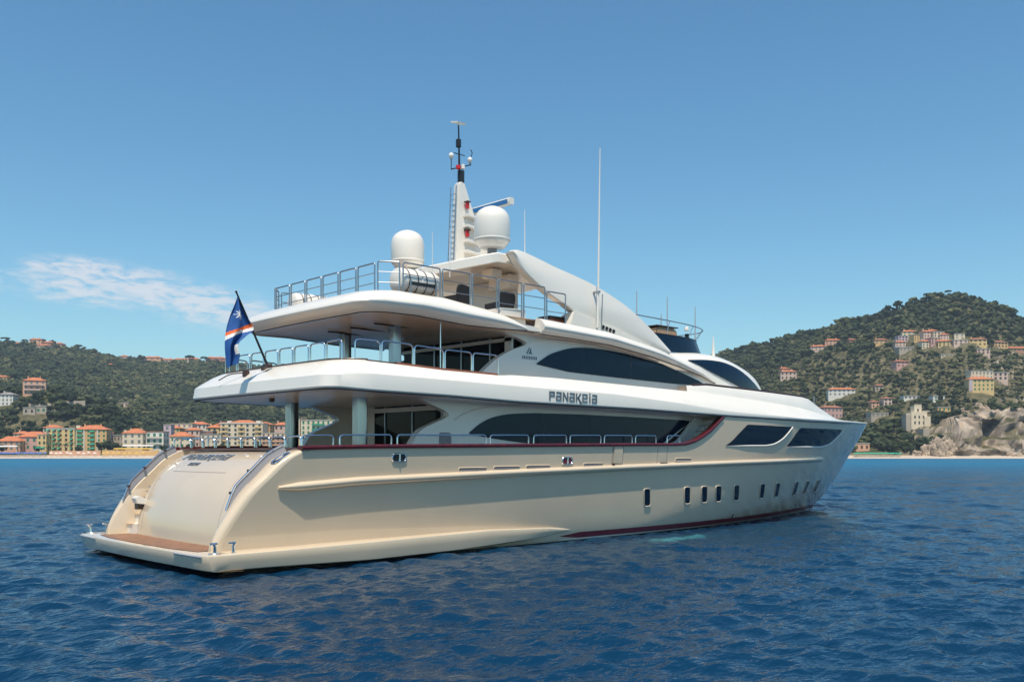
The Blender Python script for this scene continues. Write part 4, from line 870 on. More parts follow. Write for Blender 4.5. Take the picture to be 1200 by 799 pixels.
def winobj(w,h,m,par,loc,rz=0,name='window'):
    k=(round(w,1),round(h,1),m.name,name)
    if k not in WMESH: WMESH[k]=winmesh(w,h,m,name).data
    o=bpy.data.objects.new(name,WMESH[k]); COL.objects.link(o); o.parent=par; o.location=loc; o.rotation_euler=(0,0,rz); return o
def hip(b,w,d,z,h,ov=.5,ridge=.5):
    W,D_=w/2+ov,d/2+ov; r=max(0,W-D_*1.0)*ridge*2 if W>D_ else 0
    b.add([(-W,-D_,z),(W,-D_,z),(W,D_,z),(-W,D_,z),(-r,0,z+h),(r,0,z+h),(-W,-D_,z-.25),(W,-D_,z-.25),(W,D_,z-.25),(-W,D_,z-.25)],[(0,1,5,4),(1,2,5),(2,3,4,5),(3,0,4),(0,6,7,1),(1,7,8,2),(2,8,9,3),(3,9,6,0),(6,9,8,7)])
    return b
def house(name,label,px,yb,w,h,dp,wall,roof='tile',rt='hip',rot=0,floors=2,cols=3,d=None,side=1,shut=None,group=None,cat=None,par_at=None,rh=None,win=True):
    """walls, roof and windows of one house; local x along the front, -y towards the bay"""
    if d is None: d,z=ground_at(px,yb)
    else: z=CAM[2]+(531-yb)/1100*d
    W=wpos((px-600)/1100*d,d+dp/2,z); t=thing(name,label,cat or name.replace('_',' '),W,-YAW+rad(rot),group); t.rotation_euler=(0,0,-YAW+rad(rot))
    CLEAR.append((px,d,w/2+1.5,max(7,h*.8),dp+1))
    MB().box((0,0,h/2-3),(w,dp,h+6)).build('wall',WM[wall],t,smooth=False)
    if rt=='hip':
        ro=hip(MB(),w,dp,h,rh or min(w,dp)*.22).build('roof',RM[roof],t,smooth=False)
        if w>8:
            for cx in ((-.28,) if w<14 else (-.3,.22)): MB().box((cx*w,dp*.1,h+min(w,dp)*.2),(.9,.9,2.0)).box((cx*w,dp*.1,h+min(w,dp)*.2+1.05),(1.2,1.2,.2)).build('chimney',WM[wall],ro,smooth=False)
    elif rt=='flat': MB().box((0,0,h+.25),(w+.5,dp+.5,.5)).build('roof',RM[roof],t,smooth=False)
    elif rt=='gable': MB().prism([(-dp/2-.5,h-.1),(0,h+(rh or dp*.25)),(dp/2+.5,h-.1)],-w/2-.4,w/2+.4,lambda u,v,q:(q,u,v)).build('roof',RM[roof],t,smooth=False)
    if win:
        fh=h/floors; q_=.34+.14*rng.random(); ww=min(1.7,w/cols*q_); wh=min(2.1,fh*(.46+.2*rng.random())); shut=shut or (WIN,WIN,SHB,SHG,SHC)[int(rng.integers(5))]
        for f in range(floors):
            for c in range(cols):
                x=(c+.5)/cols*w-w/2; winobj(ww,wh,shut or WIN,t,(x,-dp/2,(f+.52)*fh))
            if side:
                ns=max(1,int(cols*dp/w)); 
                for c in range(ns): winobj(ww,wh,shut or WIN,t,(side*w/2,(c+.5)/ns*dp-dp/2,(f+.52)*fh),rad(90*side))
    return t
def balconies(t,w,dp,h,floors,spans,matl=None):
    fh=h/floors
    for f in range(1,floors):
        for a,c in spans:
            o=MB().box(((a+c)/2,-dp/2-.6,f*fh),(c-a,1.2,.16)).box(((a+c)/2,-dp/2-1.15,f*fh+.5),(c-a,.08,.95)); o.build('balcony',matl or TRIM,t,smooth=False)
PD=622  # sea-front building line
# -- sea front, left
def green_hotel():
    d=632
    t=house('apartment_building','yellow sea-front apartment block with rows of green awnings and an orange roof',72,528.5,20,15.2,12,'yellow','flat','flat',-6,5,5,d=d,side=0)
    for c in (-9.0,-5.0,-1.2,7.6):
        for f in range(5): MB().prism([(0,0),(-1.0,-.75),(-1.0,-.9),(0,-.12)],c-.9,c+.9,lambda u,v,w:(w,-6.0+u,3.0*f+2.55+v)).build('awning',AWG,t,smooth=False)
    MB().box((0,-5.9,15.0),(20.6,.5,.6)).build('cornice',TRIM,t,smooth=False)
    t2=house('apartment_building','taller yellow corner block with green awnings on two bays and a hipped orange roof',105,528.5,20,14.8,13,'ochre','tile','hip',8,5,6,d=d+2,rh=3.0)
    for c in (-7.2,0.8):
        for f in range(5): MB().prism([(0,0),(-1.1,-.8),(-1.1,-.95),(0,-.12)],c-1.6,c+1.6,lambda u,v,w:(w,-6.5+u,2.9*f+2.5+v)).build('awning',AWG,t2,smooth=False)
    for x in (-9.6,-4.4,4.2): MB().box((x,-6.6,7.4),(.9,.4,14.8)).build('pilaster',TRIM,t2,smooth=False)
    MB().box((-9.0,-2,16),(2.6,4,3)).build('stair_tower',WM['cream'],t2,smooth=False)
    house('villa','pink-grey house right behind the yellow corner block',122,527,7,12,9,'lilac','tile','hip',10,4,2,d=d+12)
green_hotel()
house('beach_building','low orange-roofed building at the far left of the beach',10,528,15,6.5,9,'salmon','tile','hip',0,2,4,d=PD+4,rh=3.2)
house('beach_building','orange-roofed house just left of the yellow apartments',37,528,18,9.5,11,'rose','tile','hip',-4,2,4,d=PD+10,rh=3.6)
house('beach_building','small yellow annex with an orange wall touching the yellow apartments',49,528,6,10.5,8,'yellow','flat','flat',0,3,2,d=PD+4)
def canopy(name,label,px,y,w,dp,h,m,d):
    z=CAM[2]+(531-y)/1100*d; t=thing(name,label,'canopy',wpos((px-600)/1100*d,d,z),-YAW); MB().prism([(-dp/2,h-.5),(0,h),(dp/2,h-.1),(dp/2,h-.3),(0,h-.2),(-dp/2,h-.9)],-w/2,w/2,lambda u,v,q:(q,u,v)).build('canopy_cloth',m,t,smooth=False)
    n=max(3,int(w/4))
    for k in range(n): MB().tube([(-w/2+w*k/(n-1),-dp/2+.2,0),(-w/2+w*k/(n-1),-dp/2+.2,h-.6)],.08,n=6).build('post',TRIM,t)
canopy('beach_canopy','white beach canopy at the far left above the blue parasols',8,529.5,15,5,4.2,M['soffit'],606)
canopy('restaurant_canopy','long yellow restaurant canopy on the sea wall',157,529.5,25,4,2.6,AWY,606)
canopy('restaurant_canopy','white roof canopy behind the yellow restaurant canopy',163,528,20,5,3.8,M['soffit'],612)
canopy('beach_canopy','green canopy on the terrace of the yellow apartments',48,528.3,6,3,2.6,AWG,614)
house('villa','cream sea-front villa with a hipped orange roof above the yellow canopy',156,527.5,14,11.5,11,'cream','tile','hip',-5,3,3,d=PD,rh=3.2)
t=house('apartment_building','grey-cream block with three rows of dark windows beside the cream villa',181,527.5,12,12.2,10,'white','brown','flat',0,3,3,d=PD+4); balconies(t,12,10,12.2,3,[(-5,5)])
house('tower_house','narrow lilac house with a small roof turret behind the grey-cream block',196,527,5,17,7,'lilac','flat','flat',0,4,1,d=PD+18)
house('villa','small house with a bright orange hipped roof next to the yacht stern rail',211,526,13.5,8.5,10,'cream','tile','hip',0,2,4,d=PD-2,rh=3)
t=house('apartment_building','stepped cream apartment block behind the bright orange roof',213,523,15,16,10,'cream','flat','flat',0,5,4,d=PD+50); balconies(t,15,10,16,5,[(-7,7)])
house('house','red-brown house between the stepped block and the big hotel',240,524,11,11,9,'red','flat','flat',0,3,3,d=PD+30)
house('house','long low house with a pale flat roof beside the big hotel',247,526,14,10,8,'cream','grey','flat',0,3,4,d=PD+20)
def hotel():
    d=646; t=house('hotel','big cream hotel of six floors with a red-tiled roof seen above the stern rail',283,527,29,18.2,15,'cream','flat','flat',0,6,7,d=d,side=0)
    hip(MB(),19,12,18.6,2.2).build('roof',RM['tile'],t,smooth=False)
    for c in (-11.5,0,11.5): balconies(t,29,15,18.2,6,[(c-2.3,c+2.3)],WM['yellow'])
    MB().box((0,-7.5,18.3),(30.5,.7,.6)).build('cornice',TRIM,t,smooth=False)
    for x in (-10,10): MB().box((x,0,19.4),(3,4,1.6)).build('roof_hut',WM['white'],t,smooth=False)
hotel()
t=house('apartment_building','cream balcony block just right of the big hotel',323,527,19,11,10,'cream','flat','flat',0,4,6,d=PD+6); balconies(t,19,10,11,4,[(-9,9)],WM['salmon'])
house('apartment_building','taller cream block behind the port deck post',343,524,10,20,9,'cream','flat','flat',0,6,3,d=PD+40)
t=house('apartment_building','apartment block with green shutters seen under the upper deck',376,527,27,20,11,'cream','flat','flat',0,6,8,d=PD+14,shut=SHG); balconies(t,27,11,20,6,[(-6,3)],AWG)
house('house','pink house on the slope above the green-shuttered block',388,478,16,10,9,'rose','tile','hip',0,2,4)
house('house','pale house left of the pink house on the slope under the upper deck',372,482,11,8,8,'white','tile','hip',0,2,3)
for px,y,dd,w,h,dp,wl,rf,rt,fl,co,lb in ((203,523,40,9,13,8,'ochre','tile','hip',4,3,'ochre house with an orange roof behind the narrow lilac house'),(225,524,24,10,12,8,'pink','tile','hip',3,3,'pink house with an orange roof left of the red-brown house'),
    (232,521,62,13,15,9,'white','tile','hip',4,4,'tall white house behind the red-brown house'),(250,522,48,11,13,9,'yellow','tile','hip',4,3,'yellow house with an orange roof left of the big hotel, second row'),(262,521,70,12,15,8,'rose','tile','hip',4,3,'rose house showing behind the left corner of the big hotel'),
    (309,522,40,10,15,9,'ochre','tile','hip',4,3,'ochre house between the big hotel and the balcony block'),(331,520,66,14,14,9,'pink','tile','hip',3,4,'pink house behind the balcony block'),(357,522,52,11,17,9,'yellow','tile','hip',5,3,'yellow house left of the green-shuttered block'),(398,523,30,10,15,8,'salmon','tile','hip',4,3,'salmon house right of the green-shuttered block'),
    (140,524,26,8,8,8,'stone','flat','flat',2,3,'grey stone house left of the cream sea-front villa'),(24,523,30,10,9,8,'cream','tile','hip',3,3,'cream house behind the low orange roofs on the left'),(60,520,60,12,12,9,'pink','tile','hip',3,4,'pink house peeping over the yellow apartments')):
    house('house',lb,px,y,w,h,dp,wl,rf,rt,rng.uniform(-12,12),fl,co,d=PD+dd)
# -- hillside, left
t=house('villa','tall orange villa with a hipped roof alone on the left hillside',36.5,463,16,11.5,12,'salmon','tile','hip',22,3,4,rh=2.6); balconies(t,16,12,11.5,3,[(-7,7)],WM['pink'])
house('house','pale grey house with a flat roof at the left edge of the hillside',6,476,12,8.5,9,'white','grey','hip',0,3,4)
house('cottage','small white cottage among dark trees above the yellow apartments',127,473,5,4.8,5,'white','grey','gable',0,1,1)
house('house','low pink house right of the white cottage',142,477,13,4,6,'pink','flat','flat',0,1,4)
house('house','stone farm building on the terraces below the orange villa',34,487,9,5,6,'stone','flat','flat',0,1,2)
house('house','second stone building on the terraces, nearer the yellow apartments',48,487,8,5.5,6,'stone','flat','flat',0,1,2)
house('house','ochre cottage at the left edge above the trees',2,448,11,6,7,'ochre','tile','hip',0,1,3)
for px,yb,w,h,wl,lb in ((41,404,17,10,'salmon','square salmon house leftmost on the left skyline'),(55,406,16,8,'red','brick-red house between two round trees on the left skyline'),(50,412,19,9,'pink','pale pink house just below the left skyline houses'),(68,407,13,8,'salmon','salmon house rightmost of the skyline group on the left'),
    (20,403,13,4,'pink','low pink house left of the skyline group'),(145,419,12,6,'pink','lone pink house on the falling left ridge'),(107,414,9,5,'white','tiny white house on the middle of the left ridge'),
    (178,426,26,9,'salmon','long salmon house, first of the ridge village beside the flag'),(195,425,21,8,'pink','pink house in the ridge village left of the flag'),(212,428,24,9,'cream','cream house in the ridge village below the others'),(226,425,19,8,'salmon','salmon house right of the cream ridge house'),(252,425,30,9,'red','red-roofed house close left of the flag'),(186,436,15,4,'white','low white house below the ridge village'),(128,431,7,5,'white','tiny pale house alone in the left forest')):
    house('house',lb,px,yb,w,h,10,wl,'tile','hip',rng.uniform(-15,15),2,3)
# -- right-hand hill
for px,yb,w,h,wl,rf,lb in ((987,465,26,7,'white','tile','long white house with a bright orange roof low on the right hill'),(960,411,17,5.5,'pink','tile','pink house highest left on the right hill'),(977,404,17,6,'salmon','tile','salmon house right of the highest pink house'),(1000,403,10,5,'red','brown','brown-roofed house on the upper right hill'),
    (1033,404,15,5,'ochre','brown','ochre house left of the hill village'),(925,446,17,10,'pink','tile','tall pink house nearest the pilothouse'),(920,440,10,8,'salmon','tile','salmon wing above the tall pink house'),(975,490,20,11,'rose','brown','rose brick house beside the bow rail'),(1057,430,15,6,'rose','brown','rose house on the terraces below the hill village'),
    (1126,397,10,5,'cream','flat','cream house upper of the pair right of the hill village'),(1126,406,15,5,'pink','flat','pink house lower of the pair right of the hill village'),(1147,406,17,7.5,'yellow','brown','yellow house with a dark roof on the upper right hill'),(1172,407,17,6,'ochre','brown','ochre house near the right edge of the hill'),(1194,414,22,4,'red','tile','long red-roofed house at the right edge'),(1154,415,12,5,'pink','flat','small pink house below the yellow upper house'),
    (1150,446,24,9,'cream','flat','long cream terrace house behind the yellow villa'),(1171,446,17,8,'pink','flat','pink house right behind the yellow villa'),(1031,458,8,5,'stone','brown','small stone house among trees in the middle of the right hill'),(1068,468,17,2.6,'white','flat','low white greenhouse above the castle'),(1100,470,11,5,'white','flat','small white house right of the greenhouse'),(1040,475,8,7,'pink','brown','pink house left of the castle'),(1025,480,8,6,'salmon','brown','salmon house left of the castle, below the pink one'),
    (1030,489,18,4,'stone','flat','long stone outbuilding left of the castle'),(1106,487,12,8,'ochre','flat','ochre ruin right of the castle'),(1110,420,12,3,'cream','flat','low cream wall house under the hill village'),(1062,413,16,4,'stone','flat','long stone terrace house under the hill village')):
    house('house',lb,px,yb,w*.85,h*.78,7,wl,rf,'hip' if rf in('tile','brown') else 'flat',rng.uniform(-18,18),2 if h>4.5 else 1,max(2,int(w/4)))
vil=((1058,404,11,9,'lilac','leftmost lilac house of the hill village'),(1066,399,15,9,'cream','wide cream house at the upper left of the hill village'),(1056,410,11,9,'pink','lowest pink house at the left of the hill village'),(1075,401,9,8,'yellow','yellowish house in the left middle of the hill village'),(1087,399,11,11,'pink','tall pink house at the centre top of the hill village'),
     (1094,395,10,8,'rose','topmost rose house of the hill village'),(1101,398,11,9,'cream','cream house right of the topmost one'),(1108,402,9,8,'pink','pink house at the right top of the hill village'),(1086,409,12,9,'cream','cream house at the centre bottom of the hill village'),(1096,407,12,8,'rose','rose house at the right bottom of the hill village'),(1108,408,12,7,'yellow','yellow house lowest right in the hill village'))
for k,(px,yb,w,h,wl,lb) in enumerate(vil):
    house('village_house',lb,px,yb,w*.82,h*.72,7,wl,'tile' if k%3 else 'flat','hip' if k%3 else 'flat',rng.uniform(-20,20),3,3,cat='house',group='houses of the hill village')
t=house('villa','large yellow villa with three rows of windows and a wide orange roof',1151,459,19,9.5,11,'yellow','tile','hip',-6,3,6,rh=2.2); MB().box((-8.0,-5.6,4.5),(2.6,.4,9)).build('wall_panel',WM['lilac'],t,smooth=False)
def castle():
    d,z=ground_at(1079,502); t=thing('castle','stone castle with a square battlemented tower above the rocks','castle',wpos((1079-600)/1100*d,d+5,z),-YAW+rad(5)); CLEAR.append((1079,d,11,14,12)); t.scale=(.86,.86,.86)
    MB().box((-1,0,5),(13,9,14)).build('wall',WM['cream'],t,smooth=False); tw=MB().box((-1,.5,9),(6,6,16)).build('tower',WM['cream'],t,smooth=False)
    MB().box((-9,0,3.2),(4.5,7,13)).build('side_tower',WM['stone'],t,smooth=False); MB().box((5,-3,2.5),(5,6,12)).build('side_tower',WM['cream'],t,smooth=False)
    for cx,w,zt_,dd,yc in ((-1,6,17,6,.5),(-9,4.5,9.7,7,0),(4.5,6,12,9,0)):
        for k in range(5): MB().box((cx-w/2+.5+k*(w-1)/4,yc-dd/2+.3,zt_+.5),(.75,.5,1.0)).build('battlement',WM['cream'],t,smooth=False)
    for x,zz_ in ((-1,13.5),(-4.5,8),(-1,8),(2.5,8),(-4.5,3.5),(-1,3.5),(2.5,3.5)): winobj(1.2,2.2,WIN,t,(x,-4.5 if zz_<10 else -2.5,zz_))
    MB().box((-2,-10,-6),(5,14,9)).build('buttress',WM['stone'],t,smooth=False)
castle()
house('beach_hut','salmon beach hut on the shore beside the yacht bow',1010,528,10,4.6,6,'salmon','flat','flat',0,1,3,d=612)
# sea walls, terrace walls
def wall(name,label,px0,px1,y,d,h,th,m):
    z=CAM[2]+(531-y)/1100*d; r0,r1=(px0-600)/1100*d,(px1-600)/1100*d
    t=MB().box((0,0,h/2-2),(r1-r0,th,h+4)).build(name,m,None,smooth=False); t.location=wpos((r0+r1)/2,d,z); t.rotation_euler=(0,0,-YAW); tag(t,label,'wall')
wall('sea_wall','low pink-brown promenade wall below the yellow apartments',58,118,531.6,603.5,1.9,.5,WM['salmon'])
wall('sea_wall','low ochre sea wall behind the left beach',120,186,531.8,603,2.4,.6,WM['ochre'])
wall('sea_wall','grey-brown sea wall with a road on top behind the right beach',1120,1330,530.8,601.5,3.0,1.5,WM['stone'])
for px0,px1,y,lb in ((50,92,484,'pale stone retaining wall crossing the left terraces'),(28,60,476,'upper stone retaining wall below the orange villa'),(60,100,473,'stone wall rising towards the white cottage')):
    d,z=ground_at((px0+px1)/2,y); wall('terrace_wall',lb,px0,px1,y,d,2.2,1.,WM['stone'])
# parasols on the two beaches
def parasol(px,d,m,label,group):
    z=float(terrain(np.array([px]),np.array([d]))[0]); t=thing('beach_parasol',label,'parasol',wpos((px-600)/1100*d,d,z),0,group); a=MB(); n=8
    a.lathe([(0,2.5),(.8,2.25),(1.35,1.9)],(0,0,0),n); a.build('canopy',m,t,smooth=False); MB().tube([(0,0,-.1),(0,0,2.45)],.04,n=5).build('pole',TRIM,t); return t
P0=parasol(1002,590,AWG,'green beach parasol in the row by the bow of the yacht','green parasols on the right beach')
for i in range(34):
    px=1003+54*(i%17)/17+rng.uniform(-.9,.9); d=588.5+4.5*(i//17)+rng.uniform(-1,1); z=float(terrain(np.array([px]),np.array([d]))[0])
    dup(P0,wpos((px-600)/1100*d,d,z))
B0=parasol(1,590,AWB,'blue beach parasol in the rows on the left beach','blue parasols on the left beach')
for i in range(30):
    px=1+54*(i%15)/15+rng.uniform(-1.4,1.4); d=589+6*(i//15)+rng.uniform(-1.5,1.5); z=float(terrain(np.array([px]),np.array([d]))[0])
    dup(B0,wpos((px-600)/1100*d,d,z))
for nm,mt,lb,gr,pxs in (('white',M['soffit'],'white beach parasol scattered on the sand below the yellow apartments','white parasols on the left beach',(60,66,71,79,83,92,98,104,111)),('orange',AWY,'yellow beach parasol near the sea wall','yellow parasols on the left beach',(121,126,133,139,146,152,160,168))):
    for i,px in enumerate(pxs):
        d=589+rng.uniform(0,9); z=float(terrain(np.array([px]),np.array([d]))[0])
        if i==0: Q0=parasol(px,d,mt,lb,gr)
        else: dup(Q0,wpos((px-600)/1100*d,d,z))
# shoreline rocks
def rock(px,d,s,h,label,seed):
    from mathutils import noise
    bm=bmesh.new(); bmesh.ops.create_icosphere(bm,subdivisions=5,radius=1); off=Vector((seed*7.1,seed*3.3,0))
    for v in bm.verts:
        p=v.co.copy(); d_,_p=noise.voronoi(p*2.3+off); e_,_p=noise.voronoi(p*6.0+off)
        n=noise.noise(p*1.5+off)*.30+(d_[1]-d_[0])*.26-.08+(e_[1]-e_[0])*.10+noise.noise(p*13+off)*.03
        q=p*(1+n); v.co=Vector((q.x*s,q.y*s*.7,max(q.z,-.4)*h))
    me=bpy.data.meshes.new('rock'); bm.to_mesh(me); bm.free(); me.materials.append(ROCK); o=bpy.data.objects.new('shore_rock',me); COL.objects.link(o)
    z=max(0,float(terrain(np.array([px]),np.array([d]))[0])-.5); o.location=wpos((px-600)/1100*d,d,z); o.rotation_euler=(0,0,seed); tag(o,label,'rock')
ROCK=mat('rock_stone',(.35,.27,.20),.9,var=.5,vscale=.3,bump=1,bscale=1.2,spec=.15)
for i,(px,d,s,h,lb) in enumerate(((1099,598,8,11,'big pale rock outcrop standing on the shore below the castle'),(1088,600,5,8,'pale rock left of the big outcrop below the castle'),(1112,600,6,9,'pale rock right of the big outcrop, touching the sea wall'),(1074,599,4,4,'low rock where the green parasols end'),(1183,598,5,3.5,'pale rock on the beach before the sea wall'),(1192,596,4,2.5,'low pale rock at the right edge of the beach'),
    (1130,628,5,6,'crag of pale rock at the left of the sea cliff'),(1148,640,6,7,'tall crag of rock in the middle of the sea cliff'),(1190,634,6,6,'crag of ochre rock at the right of the sea cliff'),(137,655,7,9,'pinkish crag among the trees behind the grey stone house'),(148,668,8,10,'taller pinkish crag right of the one behind the grey stone house'),(163,662,5,7,'small crag above the cream sea-front villa'))): rock(px,d,s,h,lb,i+1)
# ---- woods
LEAF=bpy.data.materials.new('foliage'); LEAF.use_nodes=True
def leafmat():
    nt=LEAF.node_tree; N=nt.nodes; L=nt.links; p=N['Principled BSDF']; p.inputs['Roughness'].default_value=.75; p.inputs['Specular IOR Level'].default_value=.15
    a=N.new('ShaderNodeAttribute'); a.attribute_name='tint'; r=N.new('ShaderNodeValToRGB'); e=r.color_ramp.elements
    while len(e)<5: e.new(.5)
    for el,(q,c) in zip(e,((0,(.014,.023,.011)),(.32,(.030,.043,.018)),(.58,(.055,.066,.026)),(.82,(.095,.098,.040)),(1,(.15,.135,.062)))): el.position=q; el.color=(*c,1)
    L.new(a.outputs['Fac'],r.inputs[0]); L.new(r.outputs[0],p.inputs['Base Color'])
leafmat()
t_=(1+5**.5)/2; ICO=np.array([(-1,t_,0),(1,t_,0),(-1,-t_,0),(1,-t_,0),(0,-1,t_),(0,1,t_),(0,-1,-t_),(0,1,-t_),(t_,0,-1),(t_,0,1),(-t_,0,-1),(-t_,0,1)])/1.902
ICF=np.array([(0,11,5),(0,5,1),(0,1,7),(0,7,10),(0,10,11),(1,5,9),(5,11,4),(11,10,2),(10,7,6),(7,1,8),(3,9,4),(3,4,2),(3,2,6),(3,6,8),(3,8,9),(4,9,5),(2,4,11),(6,2,10),(8,6,7),(9,8,1)])
def puffs(cent,rad_,g,squash=.8,jit=.28):
    n=len(cent); V=ICO[None]*(1+jit*g.standard_normal((n,12,1)))
    ang=g.random(n)*6.28; c,s=np.cos(ang),np.sin(ang); V=np.stack([V[...,0]*c[:,None]-V[...,1]*s[:,None],V[...,0]*s[:,None]+V[...,1]*c[:,None],V[...,2]*squash],-1)*rad_[:,None,None]+cent[:,None,:]
    F=ICF[None]+12*np.arange(n)[:,None,None]; return V.reshape(-1,3),F.reshape(-1,3)
def woods():
    g=np.random.default_rng(11); N=108000; u0=g.random(N); px=np.where(u0<.50,g.uniform(-260,560,N),np.where(u0<.59,g.uniform(560,800,N),g.uniform(800,1460,N))); u=g.random(N); d=np.sqrt(604**2+(1620**2-604**2)*u)
    dr=np.interp(px,[a for a,b in RDG],[b for a,b in RDG]); ok=d<dr+25; px,d=px[ok],d[ok]; r=(px-600)/1100*d
    right=px>790; dr=np.interp(px,[a for a,b in RDG],[b for a,b in RDG]); z=terrain(px,d)
    e=3.; TS=lambda a,b:terrain(a,b,False); gx=(TS((r+e)/d*1100+600,d)-TS((r-e)/d*1100+600,d))/(2*e); gy=(TS(px,d+e)-TS(px,d-e))/(2*e); slope=np.hypot(gx,gy)
    dens=np.where(right,1.0,1.1)*(1.0+.9*fbm(r/60,d/60,3,31)); t=(d-650)/(dr-650)
    orch=right&(t>.12)&(t<.68); dens=np.where(orch,dens*1.35-.06,dens)
    keep=(g.random(len(px))<dens)&(z>3.0)
    keep&=~((slope>1.15)&(g.random(len(px))<.93))&~((px>1105)&(d<650)&(g.random(len(px))<.8))
    keep&=~((px<420)&(d<650))
    for cx,cd,hw,fr,bk in CLEAR:
        keep&=~((np.abs(r-(cx-600)/1100*cd)<hw)&(d>cd-fr*(1.35 if cd>700 else 1.0))&(d<cd+bk))
    # thin out overlapping crowns on a 4.6 m grid
    px,d,r,z,orch,right,t=[a[keep] for a in (px,d,r,z,orch,right,t)]
    cell=(np.floor(r/3.5).astype(int)*100003+np.floor(d/3.7).astype(int)); _,ix=np.unique(cell,return_index=True); px,d,r,z,orch,right,t=[a[ix] for a in (px,d,r,z,orch,right,t)]
    n=len(px); R_=np.where(orch,g.uniform(1.4,3.3,n),g.uniform(1.7,4.6,n)*np.where(g.random(n)<.12,1.35,1))*np.where(d>1250,1.15,1.0); H=R_*g.uniform(.9,1.5,n)
    tint=np.clip(.42+.50*fbm(r/52,d/52,4,77)+.19*g.standard_normal(n)+np.where(orch,.16,0)+np.where(right,-.02,np.where((px<235)&(d<840),-.22,.04)),0,1)  # haze contrast put into the tint: left headland darker, ridge paler
    C=[];RR=[];TT=[]
    K=9
    for k in range(K):
        a=g.random(n)*6.28; q=g.random(n)**.6; rr=R_*.72*q; zz=H*(.5+.62*g.random(n)*(1-.45*q)); 
        C.append(np.stack([r+rr*np.cos(a),d+rr*np.sin(a),z+zz],-1)); RR.append(R_*g.uniform(.24,.52,n)); TT.append(np.clip(tint+.09*g.standard_normal(n),0,1))
    C=np.concatenate(C);RR=np.concatenate(RR);TT=np.concatenate(TT)
    V,F=puffs(C,RR,g); V2=np.stack([CAM[0]+V[:,0]*RV[0]+V[:,1]*DV[0],CAM[1]+V[:,0]*RV[1]+V[:,1]*DV[1],V[:,2]],-1)
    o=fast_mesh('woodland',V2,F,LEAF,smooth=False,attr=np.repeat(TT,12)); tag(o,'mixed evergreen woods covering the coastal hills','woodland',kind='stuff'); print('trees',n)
woods()
def tree(name,label,px,d,kind,h,R_,seed,group):
    g=np.random.default_rng(seed); z=float(terrain(np.array([px]),np.array([d]))[0])-.3; t=thing(name,label,'tree',wpos((px-600)/1100*d,d,z),g.random()*6,group)
    b=MB().tube([(0,0,0),(.1*h*.2,0,h*.4),(0,.05*h*.3,h*.82)],[h*.035+.08,h*.028+.06,h*.012+.03],n=7)
    if kind!='palm':
        for k in range(4): a=k*1.7+seed; b.tube([(0,0,h*(.45+.08*k)),(R_*.5*math.cos(a),R_*.5*math.sin(a),h*(.68+.06*k))],[.1,.04],n=5)
    b.build('trunk',WOODM,t)
    if kind=='pine': n=42; a=g.random(n)*6.28; q=np.sqrt(g.random(n))*R_; C=np.stack([q*np.cos(a),q*np.sin(a),h*.86+h*.12*(1-(q/R_)**2)+.3*g.standard_normal(n)],-1); rr=g.uniform(.22,.38,n)*R_*.7
    elif kind=='cypress': n=40; q=g.random(n); a=g.random(n)*6.28; w=R_*(1-q)**.7*np.minimum(1,q*6+.4); C=np.stack([w*.6*np.cos(a),w*.6*np.sin(a),h*(.08+.9*q)],-1); rr=.28*R_+.45*w
    elif kind=='round': n=46; v=g.standard_normal((n,3)); v/=np.linalg.norm(v,axis=1)[:,None]; q=g.random(n)[:,None]**.4; C=v*q*np.array([R_,R_,h*.33])+np.array([0,0,h*.66]); rr=g.uniform(.2,.36,n)*R_
    if kind=='palm':
        b=MB()
        for k in range(16):
            a=k*2.4; e=.15+.9*g.random(); L=R_; pts=[(L*s*math.cos(a),L*s*math.sin(a),h*.82+L*(e*s-1.05*s*s)) for s in (.02,.3,.6,.85,1)]
            nx,ny=-math.sin(a),math.cos(a)
            b.grid([[(p[0]+nx*w,p[1]+ny*w,p[2]-.12*(abs(w)>.01)) for w in (-.34*(1-.7*i/4),0,.34*(1-.7*i/4))] for i,p in enumerate(pts)])
        b.build('crown',PALM,t,smooth=False)
    else:
        V,F=puffs(C,rr,g,.75); o=fast_mesh('crown',V,F,LEAF,False,np.repeat(np.clip(.22+.16*g.standard_normal(len(C)),0,.8),12)); o.parent=t
PALM=mat('palm_frond',(.06,.085,.03),.6,var=.2)
for i,px in enumerate((21,29,57,66,77,84)): tree('palm_tree','palm tree on the promenade in front of the left sea-front houses',px,612+2*(i%2),'palm',rng.uniform(7,10),2.6,40+i,'palms along the left promenade')
for i,(px,dd,h,R_,lb) in enumerate(((2,614,6,3,'round tree at the far left end of the promenade'),(45,616,5,2.4,'small round tree before the yellow annex'),(92,615,5,2.2,'round tree before the taller yellow block'),(119,618,8,3.4,'bushy tree at the right corner of the yellow blocks'),(128,622,9,4,'bigger bushy tree between the yellow blocks and the cream villa'),(136,620,7,3.2,'tree left of the grey stone house'),(143,616,5,2.5,'small tree before the grey stone house'),(171,612,4.5,2,'small tree between the cream villa and the grey-cream block'),(191,616,6,2.4,'tree between the grey-cream block and the orange-roofed house'),(222,618,6.5,2.8,'tree right of the bright orange-roofed house'),(262,622,7,3,'tree at the left foot of the big hotel'),(303,622,7,3,'tree at the right foot of the big hotel'))):
    tree('promenade_tree',lb,px,dd,'round',h,R_,140+i,'trees along the left promenade')
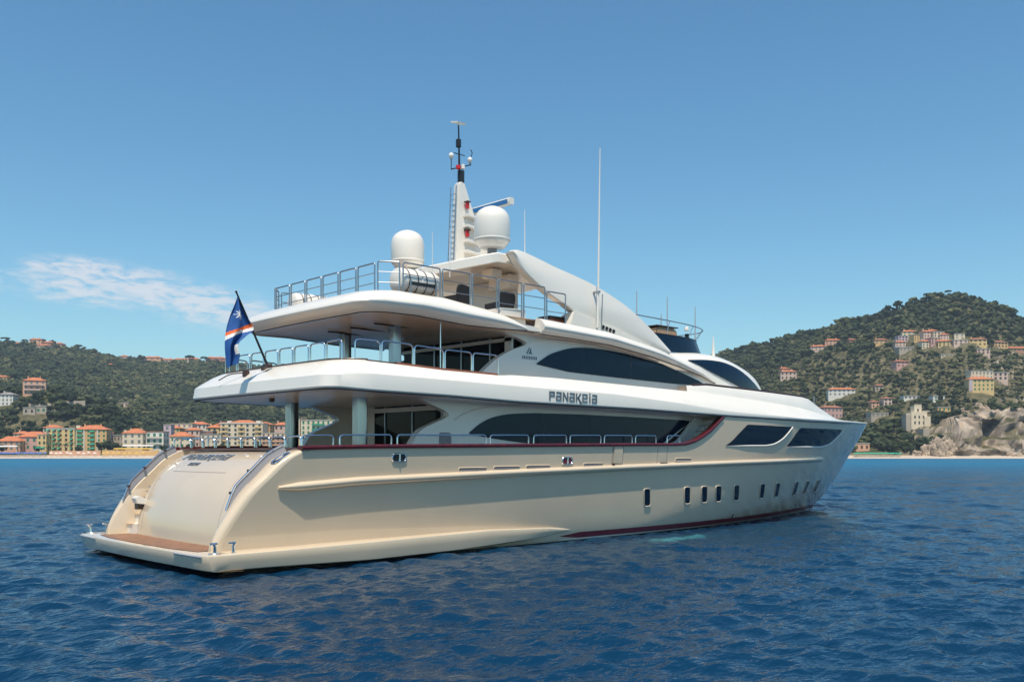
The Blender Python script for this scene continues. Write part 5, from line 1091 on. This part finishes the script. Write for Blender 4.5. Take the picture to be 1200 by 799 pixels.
SKYT=((1086,'pine','flat-topped umbrella pine standing highest left of the right summit',7,3),(1111,'pine','umbrella pine breaking the line of the right summit',6.5,3),(1166,'round','round tree on the right shoulder of the summit',8,3.4),(1174,'pine','umbrella pine on the falling right shoulder',8,3.2),(1188,'round','round tree low on the right skyline',9,3.4),(1052,'round','round tree on the left slope of the right skyline',9,4.2),(1040,'round','round tree left of the other on the right skyline',9,4.0),
   (50,'round','dark round tree between the skyline houses on the left',12,5),(62,'round','second dark round tree between the skyline houses',12,5),(6,'pine','umbrella pine at the left end of the ridge',11,6),(29,'pine','wide pine just left of the skyline houses',9,5),(92,'pine','pine standing right of the skyline houses',9,6),(165,'round','round tree left of the ridge village',11,6),(222,'pine','umbrella pine inside the ridge village',13,7),(240,'pine','umbrella pine left of the flag',11,6))
for i,(px,k,lb,h,R_) in enumerate(SKYT):
    dr=float(np.interp(px,[a for a,b in RDG],[b for a,b in RDG])); dd=np.arange(dr-220,dr+30,4); j=int(np.argmax((terrain(np.full_like(dd,px),dd)-3.16)/dd)); tree('umbrella_pine' if k=='pine' else 'skyline_tree',lb,px,float(dd[j]),k,h,R_,70+i,'trees on the skyline')
for i,(px,y,lb) in enumerate(((119,466,'dark cypress left of the white cottage'),(134,478,'slim cypress right of the white cottage'),(1102,462,'cypress above the castle'),(1118,466,'cypress right of the one above the castle'))):
    d,z=ground_at(px,y+8); tree('cypress_tree',lb,px,d,'cypress',12,1.9,90+i,'cypresses on the hillsides')
# ---- sea air: a box of thin haze over the whole bay
def haze():
    m=bpy.data.materials.new('sea_haze'); m.use_nodes=True; nt=m.node_tree; nt.nodes.clear(); o=nt.nodes.new('ShaderNodeOutputMaterial'); v=nt.nodes.new('ShaderNodeVolumePrincipled'); v.inputs['Color'].default_value=(.72,.86,1,1); v.inputs['Density'].default_value=HAZE; v.inputs['Anisotropy'].default_value=.2; nt.links.new(v.outputs[0],o.inputs['Volume'])
    b=MB().box((0,0,0),(2,2,2)).build('haze',m,None,smooth=False); b.location=wpos(0,1400,120); b.rotation_euler=(0,0,-YAW); b.scale=(2800,1500,140); tag(b,'thin pale sea haze over the bay','haze',kind='stuff')
HAZE=.00013
haze()
